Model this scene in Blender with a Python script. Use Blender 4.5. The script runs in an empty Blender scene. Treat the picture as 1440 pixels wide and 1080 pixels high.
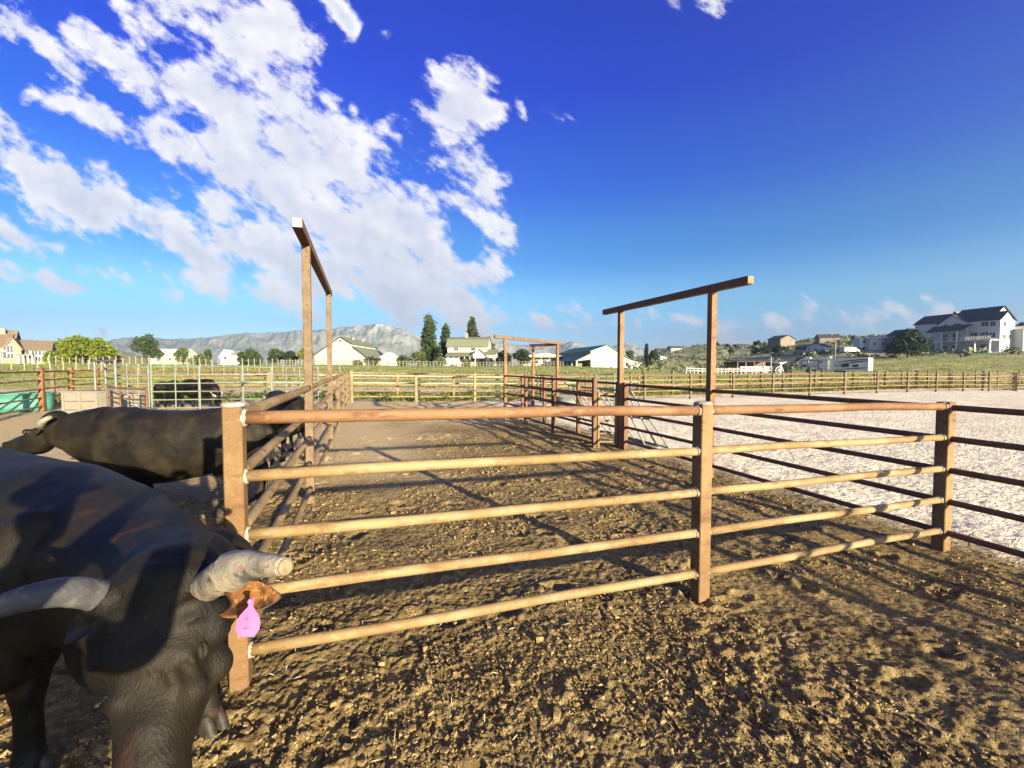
import bpy, bmesh, math, random
import numpy as np
from mathutils import Vector, Matrix, Quaternion

scene = bpy.context.scene
col = scene.collection

# ------------------------------------------------------------------ camera
EYE = 1.74
YAW = math.radians(19.1)
PITCH = math.radians(2.36)
FPX = 606.0
RX, RY = math.cos(YAW), -math.sin(YAW)          # camera's right on the ground
FX, FY = math.sin(YAW), math.cos(YAW)           # camera's forward on the ground
cam_data = bpy.data.cameras.new('camera')
cam_data.sensor_width = 36.0
cam_data.lens = FPX / 1440 * 36.0
cam_data.clip_start = 0.05
cam_data.clip_end = 20000
cam = bpy.data.objects.new('camera', cam_data)
col.objects.link(cam)
cam.location = (0, 0, EYE)
cam.rotation_euler = (math.pi / 2 - PITCH, 0, -YAW)
scene.camera = cam

# ------------------------------------------------------------------ sun, sky, exposure
SHX, SHT = -0.33, 0.205                         # how a shadow runs: x per y, drop per y
sun_to = Vector((SHX, 1.0, -SHT)).normalized()
SUN_EL = math.asin(-sun_to.z)
SUN_AZ = math.atan2(-sun_to.x, -sun_to.y)        # clockwise from +y
sd = bpy.data.lights.new('sun', 'SUN')
sd.energy = 5.0
sd.angle = math.radians(0.53)
sd.color = (1.0, 0.85, 0.58)
sun = bpy.data.objects.new('sun', sd)
sun.rotation_euler = sun_to.to_track_quat('-Z', 'Y').to_euler()
col.objects.link(sun)

scene.view_settings.view_transform = 'Standard'
scene.view_settings.look = 'None'
scene.view_settings.exposure = 2.3
scene.view_settings.gamma = 1.0
scene.view_settings.use_curve_mapping = False

SKY_STRENGTH = 0.053
world = bpy.data.worlds.new('World')
scene.world = world
world.use_nodes = True
wn = world.node_tree
wn.nodes.clear()


class NT:
    """small helper to write node maths"""
    def __init__(s, nt): s.nt = nt
    def node(s, t, **kw):
        n = s.nt.nodes.new(t)
        for k, v in kw.items(): setattr(n, k, v)
        return n
    def put(s, sock, v):
        if isinstance(v, bpy.types.NodeSocket): s.nt.links.new(v, sock)
        elif v is not None: sock.default_value = v
    def m(s, op, a, b=None, c=None, clamp=False):
        n = s.node('ShaderNodeMath', operation=op, use_clamp=clamp)
        s.put(n.inputs[0], a); s.put(n.inputs[1], b); s.put(n.inputs[2], c)
        return n.outputs[0]
    def v(s, op, a, b=None, scale=None):
        n = s.node('ShaderNodeVectorMath', operation=op)
        s.put(n.inputs[0], a)
        if b is not None: s.put(n.inputs[1], b)
        if scale is not None: s.put(n.inputs['Scale'], scale)
        return n.outputs['Value'] if op in ('DOT_PRODUCT', 'LENGTH', 'DISTANCE') else n.outputs['Vector']
    def xyz(s, x, y, z):
        n = s.node('ShaderNodeCombineXYZ')
        s.put(n.inputs[0], x); s.put(n.inputs[1], y); s.put(n.inputs[2], z)
        return n.outputs[0]
    def sep(s, v):
        n = s.node('ShaderNodeSeparateXYZ'); s.put(n.inputs[0], v); return n.outputs
    def noise(s, vec, scale, detail=4, rough=0.5, dist=0.0, color=False):
        n = s.node('ShaderNodeTexNoise')
        s.put(n.inputs['Vector'], vec); n.inputs['Scale'].default_value = scale
        n.inputs['Detail'].default_value = detail; n.inputs['Roughness'].default_value = rough
        n.inputs['Distortion'].default_value = dist
        return n.outputs['Color'] if color else n.outputs[0]
    def ramp(s, f, lo, hi, a=0.0, b=1.0, smooth=True):
        n = s.node('ShaderNodeMapRange', interpolation_type='SMOOTHSTEP' if smooth else 'LINEAR', clamp=True)
        s.put(n.inputs['Value'], f); n.inputs['From Min'].default_value = lo; n.inputs['From Max'].default_value = hi
        n.inputs['To Min'].default_value = a; n.inputs['To Max'].default_value = b
        return n.outputs[0]
    def mix(s, f, a, b, bt='MIX'):
        n = s.node('ShaderNodeMix', data_type='RGBA', blend_type=bt)
        s.put(n.inputs[0], f)
        for i, c in ((6, a), (7, b)):
            if isinstance(c, (tuple, list)): c = tuple(c) + (1.0,) if len(c) == 3 else c
            s.put(n.inputs[i], c)
        return n.outputs[2]


# cloud banks: segments in direction space (azimuth slope u, height slope v relative to the heading of the valley)
CLOUDS = [
    (230, -20, 400, 60, 62, 1), (330, 60, 470, 210, 58, 1), (420, 190, 560, 320, 72, 1.1), (330, 230, 600, 400, 70, 1),
    (520, 320, 670, 405, 44, .9), (300, 130, 420, 260, 55, .9), (200, -10, 330, 30, 36, .8), (30, 30, 115, 100, 32, .85),
    (130, 45, 300, 150, 32, .85), (-40, 190, 90, 265, 46, 1), (90, 265, 330, 370, 46, 1), (60, 130, 200, 185, 17, .7),
    (150, 160, 290, 225, 30, .8), (290, 300, 440, 400, 52, .9), (440, 375, 680, 440, 40, .85), (-20, 320, 90, 345, 17, .65),
    (-20, 370, 140, 408, 16, .7), (110, 376, 200, 392, 14, .65), (160, 405, 230, 420, 7, .4), (640, 138, 652, 150, 46, 1.5),
    (630, 190, 655, 205, 24, .9), (555, 178, 605, 208, 17, .7), (635, 235, 690, 275, 30, .85), (640, 285, 715, 330, 26, .8),
    (580, 250, 590, 262, 22, .75), (499, 148, 500, 152, 15, .7), (430, 95, 470, 140, 22, .75), (465, -10, 500, 45, 20, .75),
    (385, 50, 425, 55, 18, .6), (965, 0, 985, 12, 22, .6), (735, 146, 740, 158, 11, .5), (778, 156, 790, 168, 11, .5),
    (620, 452, 860, 446, 19, .75), (690, 360, 700, 400, 18, .5), (1010, 452, 1340, 446, 21, .62), (890, 448, 970, 452, 13, .5),
    (0, 440, 150, 458, 15, .45), (560, 60, 563, 70, 8, .4), (560, 5, 600, 40, 9, .3), (150, 392, 260, 408, 15, .55),
]


def build_sky():
    N = NT(wn)
    tc = N.node('ShaderNodeTexCoord')
    D = tc.outputs['Generated']
    z = N.sep(D)[2]
    sky = N.node('ShaderNodeTexSky', sky_type='NISHITA', sun_disc=False)
    sky.sun_elevation = SUN_EL
    sky.sun_rotation = SUN_AZ
    sky.altitude = 1400
    sky.air_density = 1.0
    sky.dust_density = 0.3
    sky.ozone_density = 2.5
    base = sky.outputs[0]
    # clear mountain air: blue deepens towards the zenith
    zz = N.m('MAXIMUM', z, 0.0)
    grade = N.node('ShaderNodeValToRGB')
    cr = grade.color_ramp
    cr.interpolation = 'EASE'
    cr.elements[0].position = 0.0; cr.elements[0].color = GR[0] + (1,)
    cr.elements[1].position = 1.0; cr.elements[1].color = GR[-1] + (1,)
    for p, c in zip(GP[1:-1], GR[1:-1]):
        e = cr.elements.new(p); e.color = c + (1,)
    wn.links.new(zz, grade.inputs[0])
    base = N.mix(1.0, base, grade.outputs[0], 'MULTIPLY')
    # directions
    f = N.v('DOT_PRODUCT', D, (FX, FY, 0.0))
    r = N.v('DOT_PRODUCT', D, (RX, RY, 0.0))
    fs = N.m('MAXIMUM', f, 0.15)
    uv = N.xyz(N.m('DIVIDE', r, fs), N.m('DIVIDE', z, fs), 0.0)
    zc = N.m('MAXIMUM', N.m('ADD', z, 0.06), 0.02)
    P = N.xyz(N.m('DIVIDE', r, zc), N.m('DIVIDE', f, zc), 0.0)
    warp = N.v('SCALE', N.v('SUBTRACT', N.noise(uv, 5.0, 3, 0.55, color=True), (0.5, 0.5, 0.5)), scale=0.16)
    q = N.v('ADD', uv, warp)
    mask = None
    for (x0, y0, x1, y1, rad, st) in CLOUDS:
        a = ((x0 - 720) / FPX, (515 - y0) / FPX, 0); b = ((x1 - 720) / FPX, (515 - y1) / FPX, 0)
        ba = (b[0] - a[0], b[1] - a[1], 0); L = ba[0] ** 2 + ba[1] ** 2 + 1e-9
        pa = N.v('SUBTRACT', q, a)
        h = N.m('MULTIPLY', N.v('DOT_PRODUCT', pa, ba), 1 / L, clamp=True)
        d = N.v('DISTANCE', pa, N.v('SCALE', ba, scale=h))
        m = N.m('MULTIPLY_ADD', d, -st / (rad * 1.42 / FPX), st)
        mask = m if mask is None else N.m('MAXIMUM', mask, m)
    # elsewhere in the sky: a few loose clouds of the same kind
    other = N.ramp(N.noise(P, 0.55, 2), 0.5, 0.75, 0.0, 0.9)
    front = N.ramp(f, 0.2, 0.5)
    mask = N.m('ADD', N.m('MULTIPLY', mask, front), N.m('MULTIPLY', other, N.m('SUBTRACT', 1.0, front)))
    mask = N.m('MAXIMUM', mask, -0.3)
    # texture of the puffs: streaks run from upper left to lower right
    def fb(off):
        rot = N.node('ShaderNodeMapping'); rot.inputs['Rotation'].default_value = (0, 0, math.radians(35))
        N.put(rot.inputs['Vector'], N.v('ADD', uv, off) if off else uv)
        st = N.v('MULTIPLY', rot.outputs[0], (1.0, 1.9, 1.0))
        return N.noise(st, 7.5, 10, 0.64, 0.05)
    n1 = fb(None)
    n1b = N.noise(uv, 9.0, 4, 0.5); n2 = N.noise(N.v('ADD', uv, (0.014, 0.016, 0.0)), 9.0, 4, 0.5)
    big = N.noise(uv, 3.2, 4, 0.5)
    val = N.m('ADD', N.m('MULTIPLY', mask, 0.95), N.m('MULTIPLY', N.m('SUBTRACT', n1, 0.5), 3.0))
    val = N.m('ADD', val, N.m('MULTIPLY', N.m('SUBTRACT', big, 0.5), 0.9))
    dens = N.ramp(val, 0.20, 0.74)
    dens = N.m('MULTIPLY', dens, N.ramp(mask, -0.05, 0.2))
    # thin wisps over everything near the horizon
    relief = N.m('MULTIPLY', N.m('SUBTRACT', n1b, n2), 1.6)
    thick = N.ramp(N.m('ADD', N.m('MULTIPLY', mask, 0.8), N.m('MULTIPLY', big, 0.9)), 0.75, 1.3)
    lit = N.m('ADD', N.m('SUBTRACT', 1.0, N.m('MULTIPLY', thick, 0.48)), relief, clamp=True)
    ccol = N.mix(lit, CLOUD_DARK, CLOUD_LIT)
    out = N.mix(N.m('MULTIPLY', dens, 0.96), base, ccol)
    bg = N.node('ShaderNodeBackground')
    wn.links.new(out, bg.inputs['Color'])
    bg.inputs['Strength'].default_value = SKY_STRENGTH
    wo = N.node('ShaderNodeOutputWorld')
    wn.links.new(bg.outputs[0], wo.inputs['Surface'])


HAZE = 4.8e-4
GP = [0, .05, .13, .25, .40, .54, 1]
GR = [(.80, .84, 1.05), (.78, .86, 1.05), (.58, .86, .93), (.19, .54, .84), (.048, .29, .97), (.020, .160, 1.06), (.014, .115, .95)]
CLOUD_LIT = (4.5, 4.4, 4.3)
CLOUD_DARK = (2.1, 2.35, 3.0)
build_sky()
world.cycles.sampling_method = 'MANUAL'
world.cycles.sample_map_resolution = 512
scene.cycles.volume_bounces = 0
scene.cycles.max_bounces = 6
scene.cycles.transparent_max_bounces = 8


# ------------------------------------------------------------------ helpers
rng = np.random.default_rng(7)
random.seed(7)


def ray(px, py):
    """direction of a sight line of the photograph, world axes"""
    u = (px - 720) / FPX; v = (540 - py) / FPX
    c, s = math.cos(PITCH), math.sin(PITCH)
    f = c + v * s; z = v * c - s
    return Vector((RX * u + FX * f, RY * u + FY * f, z)), f


def at(px, py, Z):
    d, f = ray(px, py)
    k = Z / f
    return Vector((d.x * k, d.y * k, EYE + d.z * k))


def on_ground(px, Z):
    p = at(px, 515, Z)
    return Vector((p.x, p.y, float(terrain(p.x, p.y))))


# value noise on a lattice, vectorised
_perm = rng.permutation(4096)
_ang = rng.random(4096) * 2 * math.pi


def perlin(x, y):
    xi = np.floor(x).astype(np.int64); yi = np.floor(y).astype(np.int64)
    xf = x - xi; yf = y - yi
    def g(i, j, dx, dy):
        a = _ang[_perm[(_perm[i & 4095] + j) & 4095]]
        return np.cos(a) * dx + np.sin(a) * dy
    u = xf ** 3 * (xf * (xf * 6 - 15) + 10); v = yf ** 3 * (yf * (yf * 6 - 15) + 10)
    a = g(xi, yi, xf, yf); b = g(xi + 1, yi, xf - 1, yf)
    c = g(xi, yi + 1, xf, yf - 1); d = g(xi + 1, yi + 1, xf - 1, yf - 1)
    return (a + u * (b - a)) * (1 - v) + (c + u * (d - c)) * v * 1.0


def fbm(x, y, oct=4, gain=0.5):
    s = 0; a = 1.0
    for k in range(oct):
        s = s + a * perlin(x * 2 ** k + 17.3 * k, y * 2 ** k + 9.1 * k)
        a *= gain
    return s


def sm(t):
    t = np.clip(t, 0, 1)
    return t * t * (3 - 2 * t)


def terrain(x, y):
    """broad lie of the land"""
    x = np.asarray(x, float); y = np.asarray(y, float)
    z = -0.021 * np.clip(x, -4, 8)
    d = np.hypot(x, y)
    X = RX * x + RY * y; Z = FX * x + FY * y
    th = np.degrees(np.arctan2(X, Z))
    right = sm((th - 7) / 19) * sm((150 - th) / 40)
    z = z + 1.85 * sm((d - 34) / 62) * (1 - .85 * right)
    z = z + right * (13.5 * sm((d - 118) / 170)) * (1 + 0.25 * perlin(x / 60, y / 60) * sm((d - 150) / 60))
    z = z + right * sm((th - 28) / 10) * 3.2 * sm((d - 84) / 62)
    left = sm((-36 - th) / 10) * sm((th + 150) / 40)
    z = z + left * 12 * sm((d - 150) / 160)
    z = z + sm((d - 25) / 40) * 0.25 * perlin(x / 14 + 3, y / 14)
    return z


def tag(o, label=None, cat=None, group=None, kind=None):
    if label: o['label'] = label
    if cat: o['category'] = cat
    if group: o['group'] = group
    if kind: o['kind'] = kind
    return o


def link(name, me, mat=None, parent=None):
    o = bpy.data.objects.new(name, me)
    col.objects.link(o)
    if mat is not None and me is not None and not me.materials:
        for mm in (mat if isinstance(mat, (list, tuple)) else [mat]): me.materials.append(mm)
    if parent is not None: o.parent = parent
    return o


def empty(name, loc=(0, 0, 0), rz=0.0):
    o = bpy.data.objects.new(name, None)
    o.empty_display_size = 0.2
    o.location = loc; o.rotation_euler = (0, 0, rz)
    col.objects.link(o)
    return o


def copy_tree(o, parent=None):
    c = o.copy(); col.objects.link(c)
    c.parent = parent
    for ch in list(o.children): copy_tree(ch, c)
    return c


def fast_mesh(name, co, quads=None, tris=None, smooth=False):
    me = bpy.data.meshes.new(name)
    co = np.asarray(co, np.float32)
    me.vertices.add(len(co)); me.vertices.foreach_set('co', co.ravel())
    loops = []; tot = []
    if quads is not None and len(quads): loops.append(np.asarray(quads, np.int32).ravel()); tot.append(np.full(len(quads), 4, np.int32))
    if tris is not None and len(tris): loops.append(np.asarray(tris, np.int32).ravel()); tot.append(np.full(len(tris), 3, np.int32))
    lv = np.concatenate(loops); tt = np.concatenate(tot)
    me.loops.add(len(lv)); me.loops.foreach_set('vertex_index', lv)
    me.polygons.add(len(tt))
    st = np.zeros(len(tt), np.int32); st[1:] = np.cumsum(tt)[:-1]
    me.polygons.foreach_set('loop_start', st)
    me.polygons.foreach_set('loop_total', tt)
    me.polygons.foreach_set('use_smooth', np.full(len(tt), smooth, bool))
    me.update(calc_edges=True)
    me.validate()
    return me


class MB:
    """mesh builder: boxes, tubes, polygons into one mesh"""
    def __init__(s): s.v = []; s.f = []; s.sm = []
    def add(s, vs, fs, smooth=False):
        n = len(s.v); s.v += [tuple(p) for p in vs]
        s.f += [tuple(i + n for i in f) for f in fs]; s.sm += [smooth] * len(fs)
        return s
    def box(s, c, d, rz=0.0, M=None):
        hx, hy, hz = d[0] / 2, d[1] / 2, d[2] / 2
        vs = []
        for dx, dy, dz in ((-1, -1, -1), (1, -1, -1), (1, 1, -1), (-1, 1, -1), (-1, -1, 1), (1, -1, 1), (1, 1, 1), (-1, 1, 1)):
            p = Vector((dx * hx, dy * hy, dz * hz))
            if M is not None: p = M @ p
            if rz: p = Matrix.Rotation(rz, 3, 'Z') @ p
            vs.append(p + Vector(c))
        return s.add(vs, [(0, 3, 2, 1), (4, 5, 6, 7), (0, 1, 5, 4), (1, 2, 6, 5), (2, 3, 7, 6), (3, 0, 4, 7)])
    def prism(s, poly, axis_vec, smooth=False):
        """extrude a planar polygon (list of 3D points) by a vector"""
        n = len(poly); a = Vector(axis_vec)
        vs = [Vector(p) for p in poly] + [Vector(p) + a for p in poly]
        fs = [tuple(range(n)), tuple(reversed(range(n, 2 * n)))]
        fs += [(i, i + n, (i + 1) % n + n, (i + 1) % n) for i in range(n)]
        return s.add(vs, fs, smooth)
    def tube(s, pts, rad, n=8, cap=True, smooth=True):
        pts = [Vector(p) for p in pts]
        if not isinstance(rad, (list, tuple)): rad = [rad] * len(pts)
        vs = []; fs = []
        up = Vector((0, 0, 1))
        prev = None
        for i, p in enumerate(pts):
            t = (pts[min(i + 1, len(pts) - 1)] - pts[max(i - 1, 0)]).normalized()
            a = t.cross(up if abs(t.z) < 0.95 else Vector((1, 0, 0))).normalized() if prev is None else (prev - t * prev.dot(t)).normalized()
            prev = a; b = t.cross(a)
            for k in range(n):
                an = 2 * math.pi * k / n
                vs.append(p + (a * math.cos(an) + b * math.sin(an)) * rad[i])
        for i in range(len(pts) - 1):
            for k in range(n):
                fs.append((i * n + k, i * n + (k + 1) % n, (i + 1) * n + (k + 1) % n, (i + 1) * n + k))
        s.add(vs, fs, smooth)
        if cap:
            m = len(s.v) - len(vs)
            s.f.append(tuple(m + k for k in reversed(range(n)))); s.sm.append(False)
            e = m + (len(pts) - 1) * n
            s.f.append(tuple(e + k for k in range(n))); s.sm.append(False)
        return s
    def mesh(s, name):
        me = bpy.data.meshes.new(name)
        me.from_pydata(s.v, [], s.f)
        me.polygons.foreach_set('use_smooth', s.sm)
        me.update()
        return me
    def build(s, name, mat, parent=None, bevel=0.0):
        me = s.mesh(name)
        bm = bmesh.new(); bm.from_mesh(me)
        bmesh.ops.recalc_face_normals(bm, faces=bm.faces)
        if bevel: bmesh.ops.bevel(bm, geom=bm.edges[:], offset=bevel, segments=1, affect='EDGES')
        bm.to_mesh(me); bm.free()
        return link(name, me, mat, parent)


def material(name, colors, scale=6.0, detail=5, rough=0.85, bump=0.0, bscale=None, bdist=0.01, lo=0.35, hi=0.65,
             spots=None, metal=0.0, coords='world', stretch=None, translucent=0.0, obj_random=0.0):
    mt = bpy.data.materials.new(name); mt.use_nodes = True
    nt = mt.node_tree; nt.nodes.clear(); N = NT(nt)
    if coords == 'world': vec = N.node('ShaderNodeNewGeometry').outputs['Position']
    else: vec = N.node('ShaderNodeTexCoord').outputs['Object']
    if stretch: vec = N.v('MULTIPLY', vec, stretch)
    c = colors[0]
    if len(colors) > 1:
        c = N.mix(N.ramp(N.noise(vec, scale, detail, 0.6), lo, hi), colors[0], colors[1])
    if len(colors) > 2:
        c = N.mix(N.ramp(N.noise(vec, scale * 3.7, 3, 0.6), 0.52, 0.68), c, colors[2])
    if spots:
        sc, col2, a, b = spots
        c = N.mix(N.ramp(N.noise(vec, sc, 4, 0.7), a, b), c, col2)
    if obj_random:
        oi = N.node('ShaderNodeObjectInfo')
        c = N.mix(1.0, c, N.mix(oi.outputs['Random'], (1 - obj_random,) * 3, (1 + obj_random * .5,) * 3), 'MULTIPLY')
    bs = N.node('ShaderNodeBsdfPrincipled')
    N.put(bs.inputs['Base Color'], c if isinstance(c, bpy.types.NodeSocket) else tuple(c) + (1,))
    bs.inputs['Roughness'].default_value = rough
    bs.inputs['Metallic'].default_value = metal
    bs.inputs['Specular IOR Level'].default_value = 0.3
    if bump:
        b = N.node('ShaderNodeBump'); b.inputs['Strength'].default_value = bump; b.inputs['Distance'].default_value = bdist
        N.put(b.inputs['Height'], N.noise(vec, bscale or scale * 4, 6, 0.65))
        nt.links.new(b.outputs[0], bs.inputs['Normal'])
    out = N.node('ShaderNodeOutputMaterial')
    if translucent:
        tr = N.node('ShaderNodeBsdfTranslucent'); N.put(tr.inputs[0], c)
        ms = N.node('ShaderNodeMixShader'); ms.inputs[0].default_value = translucent
        nt.links.new(bs.outputs[0], ms.inputs[1]); nt.links.new(tr.outputs[0], ms.inputs[2])
        nt.links.new(ms.outputs[0], out.inputs[0])
    else:
        nt.links.new(bs.outputs[0], out.inputs[0])
    return mt


M = {}


# ------------------------------------------------------------------ ground
ARENA_X = 5.72            # pens lie west of this line, the sand arena east of it
FAR_Y = 21.6              # the fence line behind pens and arena


def relief(x, y, d):
    """churned dirt: lumps, clods, hoof prints; fades with distance"""
    sand = sm((x - ARENA_X - 0.12 * perlin(x * 1.7, y * 1.7)) / 0.35) * sm((FAR_Y - y) / 0.8)
    field = sm((y - FAR_Y - 0.4) / 1.2)
    pen = (1 - sand) * (1 - field)
    near = 1 - sm((d - 14) / 14)
    # the left of the alley is trodden flat and dusty
    smooth_zone = sm((1.9 - x + 0.5 * perlin(x * .5, y * .5)) / 1.4) * sm((y - 6.0) / 2.5)
    rough = pen * (1 - 0.75 * smooth_zone)
    patch = 0.55 + 0.9 * sm(0.5 + 1.1 * fbm(x * 0.55 + 4, y * 0.55, 2))
    wx = x + 0.10 * perlin(x * 3, y * 3 + 7); wy = y + 0.10 * perlin(x * 3 + 5, y * 3)
    a = 0.032 * fbm(x * 1.1, y * 1.1, 2)
    b = 0.012 * (0.45 - np.abs(perlin(wx * 3.1, wy * 3.1)) * 1.4)
    c = 0.011 * (0.4 - np.abs(perlin(wx * 8.0 + 2, wy * 8.0)) * 1.5)
    e = 0.015 * perlin(wx * 21, wy * 21)
    g = 0.012 * perlin(x * 47, y * 47) + 0.007 * perlin(x * 95, y * 95)
    lump = sm((perlin(wx * 5.2 + 11, wy * 5.2) - 0.12) / 0.3) * 0.012
    front = 0.62 + 0.75 * sm((2.7 - y) / .9) + 0.5 * np.exp(-(((x - 2.2) / 1.6) ** 2 + ((y - 5.2) / .9) ** 2))
    patch = patch * front * (1 - .55 * sm((x - 1.8) / 1.2) * sm((3.2 - y) / .6))
    z = rough * (a * 1.2 + patch * (b + c + e * near + lump) + g * near)
    z = z + sand * (0.02 * fbm(x * .8, y * .8, 2) + 0.015 * perlin(x * 5 + y * 1.5, y * 4) * (0.4 + near * .6)
                    + 0.013 * near * perlin(x * 11 + y * 3, y * 9) + 0.008 * near * perlin(x * 23, y * 23))
    z = z + field * 0.12 * fbm(x * 0.5, y * 0.5, 3)
    return z


hoof = [(rng.uniform(-3.5, 5.4), rng.uniform(1.2, 11), rng.uniform(0, 6.28), rng.uniform(.055, .085)) for _ in range(230)]


def build_ground():
    head = math.pi / 2 - YAW
    half = math.radians(66)
    fine = np.arange(-half, half, math.radians(0.235))
    coarse = np.arange(half, 2 * math.pi - half, math.radians(3))
    ang = head + np.concatenate([fine, coarse])
    r1 = 1.0 * np.exp(np.arange(0, math.log(26 / 1.0), 0.0046))
    r2 = r1[-1] * np.exp(np.arange(0.012, math.log(3300 / r1[-1]), 0.02))
    rad = np.concatenate([[0.05, 0.35, 0.7], r1, r2])
    A, R = np.meshgrid(ang, rad)
    x = R * np.cos(A); y = R * np.sin(A)
    z = terrain(x, y) + relief(x, y, R)
    for hx, hy, ha, hr in hoof:
        m = (np.abs(x - hx) < .3) & (np.abs(y - hy) < .3)
        if not m.any(): continue
        dx = x[m] - hx; dy = y[m] - hy
        ex = dx * math.cos(ha) + dy * math.sin(ha); ey = -dx * math.sin(ha) + dy * math.cos(ha)
        dd = np.hypot(ex / 1.25, ey) / hr
        dd = dd * (1 + .35 * perlin(x[m] * 9 + hx, y[m] * 9))
        z[m] += -0.030 * np.exp(-dd ** 3) + 0.012 * np.exp(-((dd - 1.45) / .4) ** 2)
    nr, na = R.shape
    co = np.stack([x, y, z], -1).reshape(-1, 3)
    i = np.arange(nr - 1)[:, None] * na; j = np.arange(na)[None, :]; j2 = (j + 1) % na
    q = np.stack([i + j, i + na + j, i + na + j2, i + j2], -1).reshape(-1, 4)[:, ::-1]
    cx = co[q, 0].mean(1); cy = co[q, 1].mean(1)
    edge = ARENA_X + 0.15 * perlin(cx * 2.2, cy * 2.2) + 0.12 * perlin(cx * 8, cy * 8)
    fy = FAR_Y + 0.5 + 0.4 * perlin(cx * .7, cy * .7)
    inpen = (cx > -22) & (cx < 62) & (cy < fy) & (cy > -30)
    arena = inpen & (cx > edge)
    pen = inpen & ~arena
    for name, msk, mt in (('dirt_ground', pen, M['dirt']), ('arena_sand', arena, M['sand']), ('grass_field', ~inpen, M['field'])):
        qq = q[msk]
        used, inv = np.unique(qq.ravel(), return_inverse=True)
        me = fast_mesh(name, co[used], quads=inv.reshape(-1, 4), smooth=True)
        tag(link(name, me, mt), kind='structure')


def dirt_material():
    mt = bpy.data.materials.new('dirt'); mt.use_nodes = True
    nt = mt.node_tree; nt.nodes.clear(); N = NT(nt)
    P = N.node('ShaderNodeNewGeometry').outputs['Position']
    s = N.sep(P)
    n1 = N.noise(P, 1.3, 6, 0.6); n2 = N.noise(P, 14, 6, 0.7); n3 = N.noise(P, 70, 4, 0.7)
    dark = N.mix(N.ramp(n1, .38, .62), (.112, .074, .029), (.200, .140, .058))
    c = N.mix(N.ramp(n2, .4, .65), dark, (.335, .245, .11))
    c = N.mix(N.m('MULTIPLY', N.ramp(n3, .56, .72), .5), c, (.50, .40, .26))
    # dry dusty strip along the west side of the alley and in the far pen
    w = N.m('ADD', s[0], N.m('MULTIPLY', N.m('SUBTRACT', N.noise(P, .6, 4), .5), 3.0))
    dusty = N.m('MULTIPLY', N.ramp(w, 0.3, 2.4, 1, 0), N.ramp(s[1], 5.0, 9.5))
    far = N.ramp(N.m('ADD', s[1], N.m('MULTIPLY', N.noise(P, .4, 3), 4)), 13, 18)
    dusty = N.m('MAXIMUM', dusty, far)
    dust = N.mix(N.ramp(n2, .35, .7), (.46, .35, .19), (.58, .46, .28))
    c = N.mix(N.m('MULTIPLY', dusty, .85), c, dust)
    bs = N.node('ShaderNodeBsdfPrincipled'); N.put(bs.inputs['Base Color'], c)
    bs.inputs['Roughness'].default_value = .95; bs.inputs['Specular IOR Level'].default_value = .15
    b = N.node('ShaderNodeBump'); b.inputs['Strength'].default_value = 1.0; b.inputs['Distance'].default_value = .035
    N.put(b.inputs['Height'], N.m('ADD', N.noise(P, 26, 6, .7), N.m('MULTIPLY', n3, .5)))
    nt.links.new(b.outputs[0], bs.inputs['Normal'])
    o = N.node('ShaderNodeOutputMaterial'); nt.links.new(bs.outputs[0], o.inputs[0])
    return mt


def sand_material():
    mt = bpy.data.materials.new('sand'); mt.use_nodes = True
    nt = mt.node_tree; nt.nodes.clear(); N = NT(nt)
    P = N.node('ShaderNodeNewGeometry').outputs['Position']
    n1 = N.noise(P, .7, 4, .5); n2 = N.noise(P, 12, 6, .7)
    c = N.mix(N.ramp(n1, .35, .65), (.66, .585, .45), (.76, .68, .53))
    st = N.v('MULTIPLY', P, (7.0, 13.0, 6.0))
    n3 = N.noise(st, 1.0, 5, .62, .4)
    c = N.mix(N.m('MULTIPLY', N.ramp(n3, .54, .66), .75), c, (.28, .22, .14))
    c = N.mix(N.m('MULTIPLY', N.ramp(n2, .55, .75), .4), c, (.84, .75, .60))
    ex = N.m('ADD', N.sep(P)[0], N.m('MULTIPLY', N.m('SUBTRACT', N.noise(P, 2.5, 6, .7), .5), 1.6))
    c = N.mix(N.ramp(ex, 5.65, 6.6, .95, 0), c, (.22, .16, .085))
    bs = N.node('ShaderNodeBsdfPrincipled'); N.put(bs.inputs['Base Color'], c)
    bs.inputs['Roughness'].default_value = .95; bs.inputs['Specular IOR Level'].default_value = .15
    b = N.node('ShaderNodeBump'); b.inputs['Strength'].default_value = 1.0; b.inputs['Distance'].default_value = .10
    N.put(b.inputs['Height'], N.m('ADD', N.m('MULTIPLY', n3, -1.0), N.m('MULTIPLY', n2, .25)))
    nt.links.new(b.outputs[0], bs.inputs['Normal'])
    o = N.node('ShaderNodeOutputMaterial'); nt.links.new(bs.outputs[0], o.inputs[0])
    return mt


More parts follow.
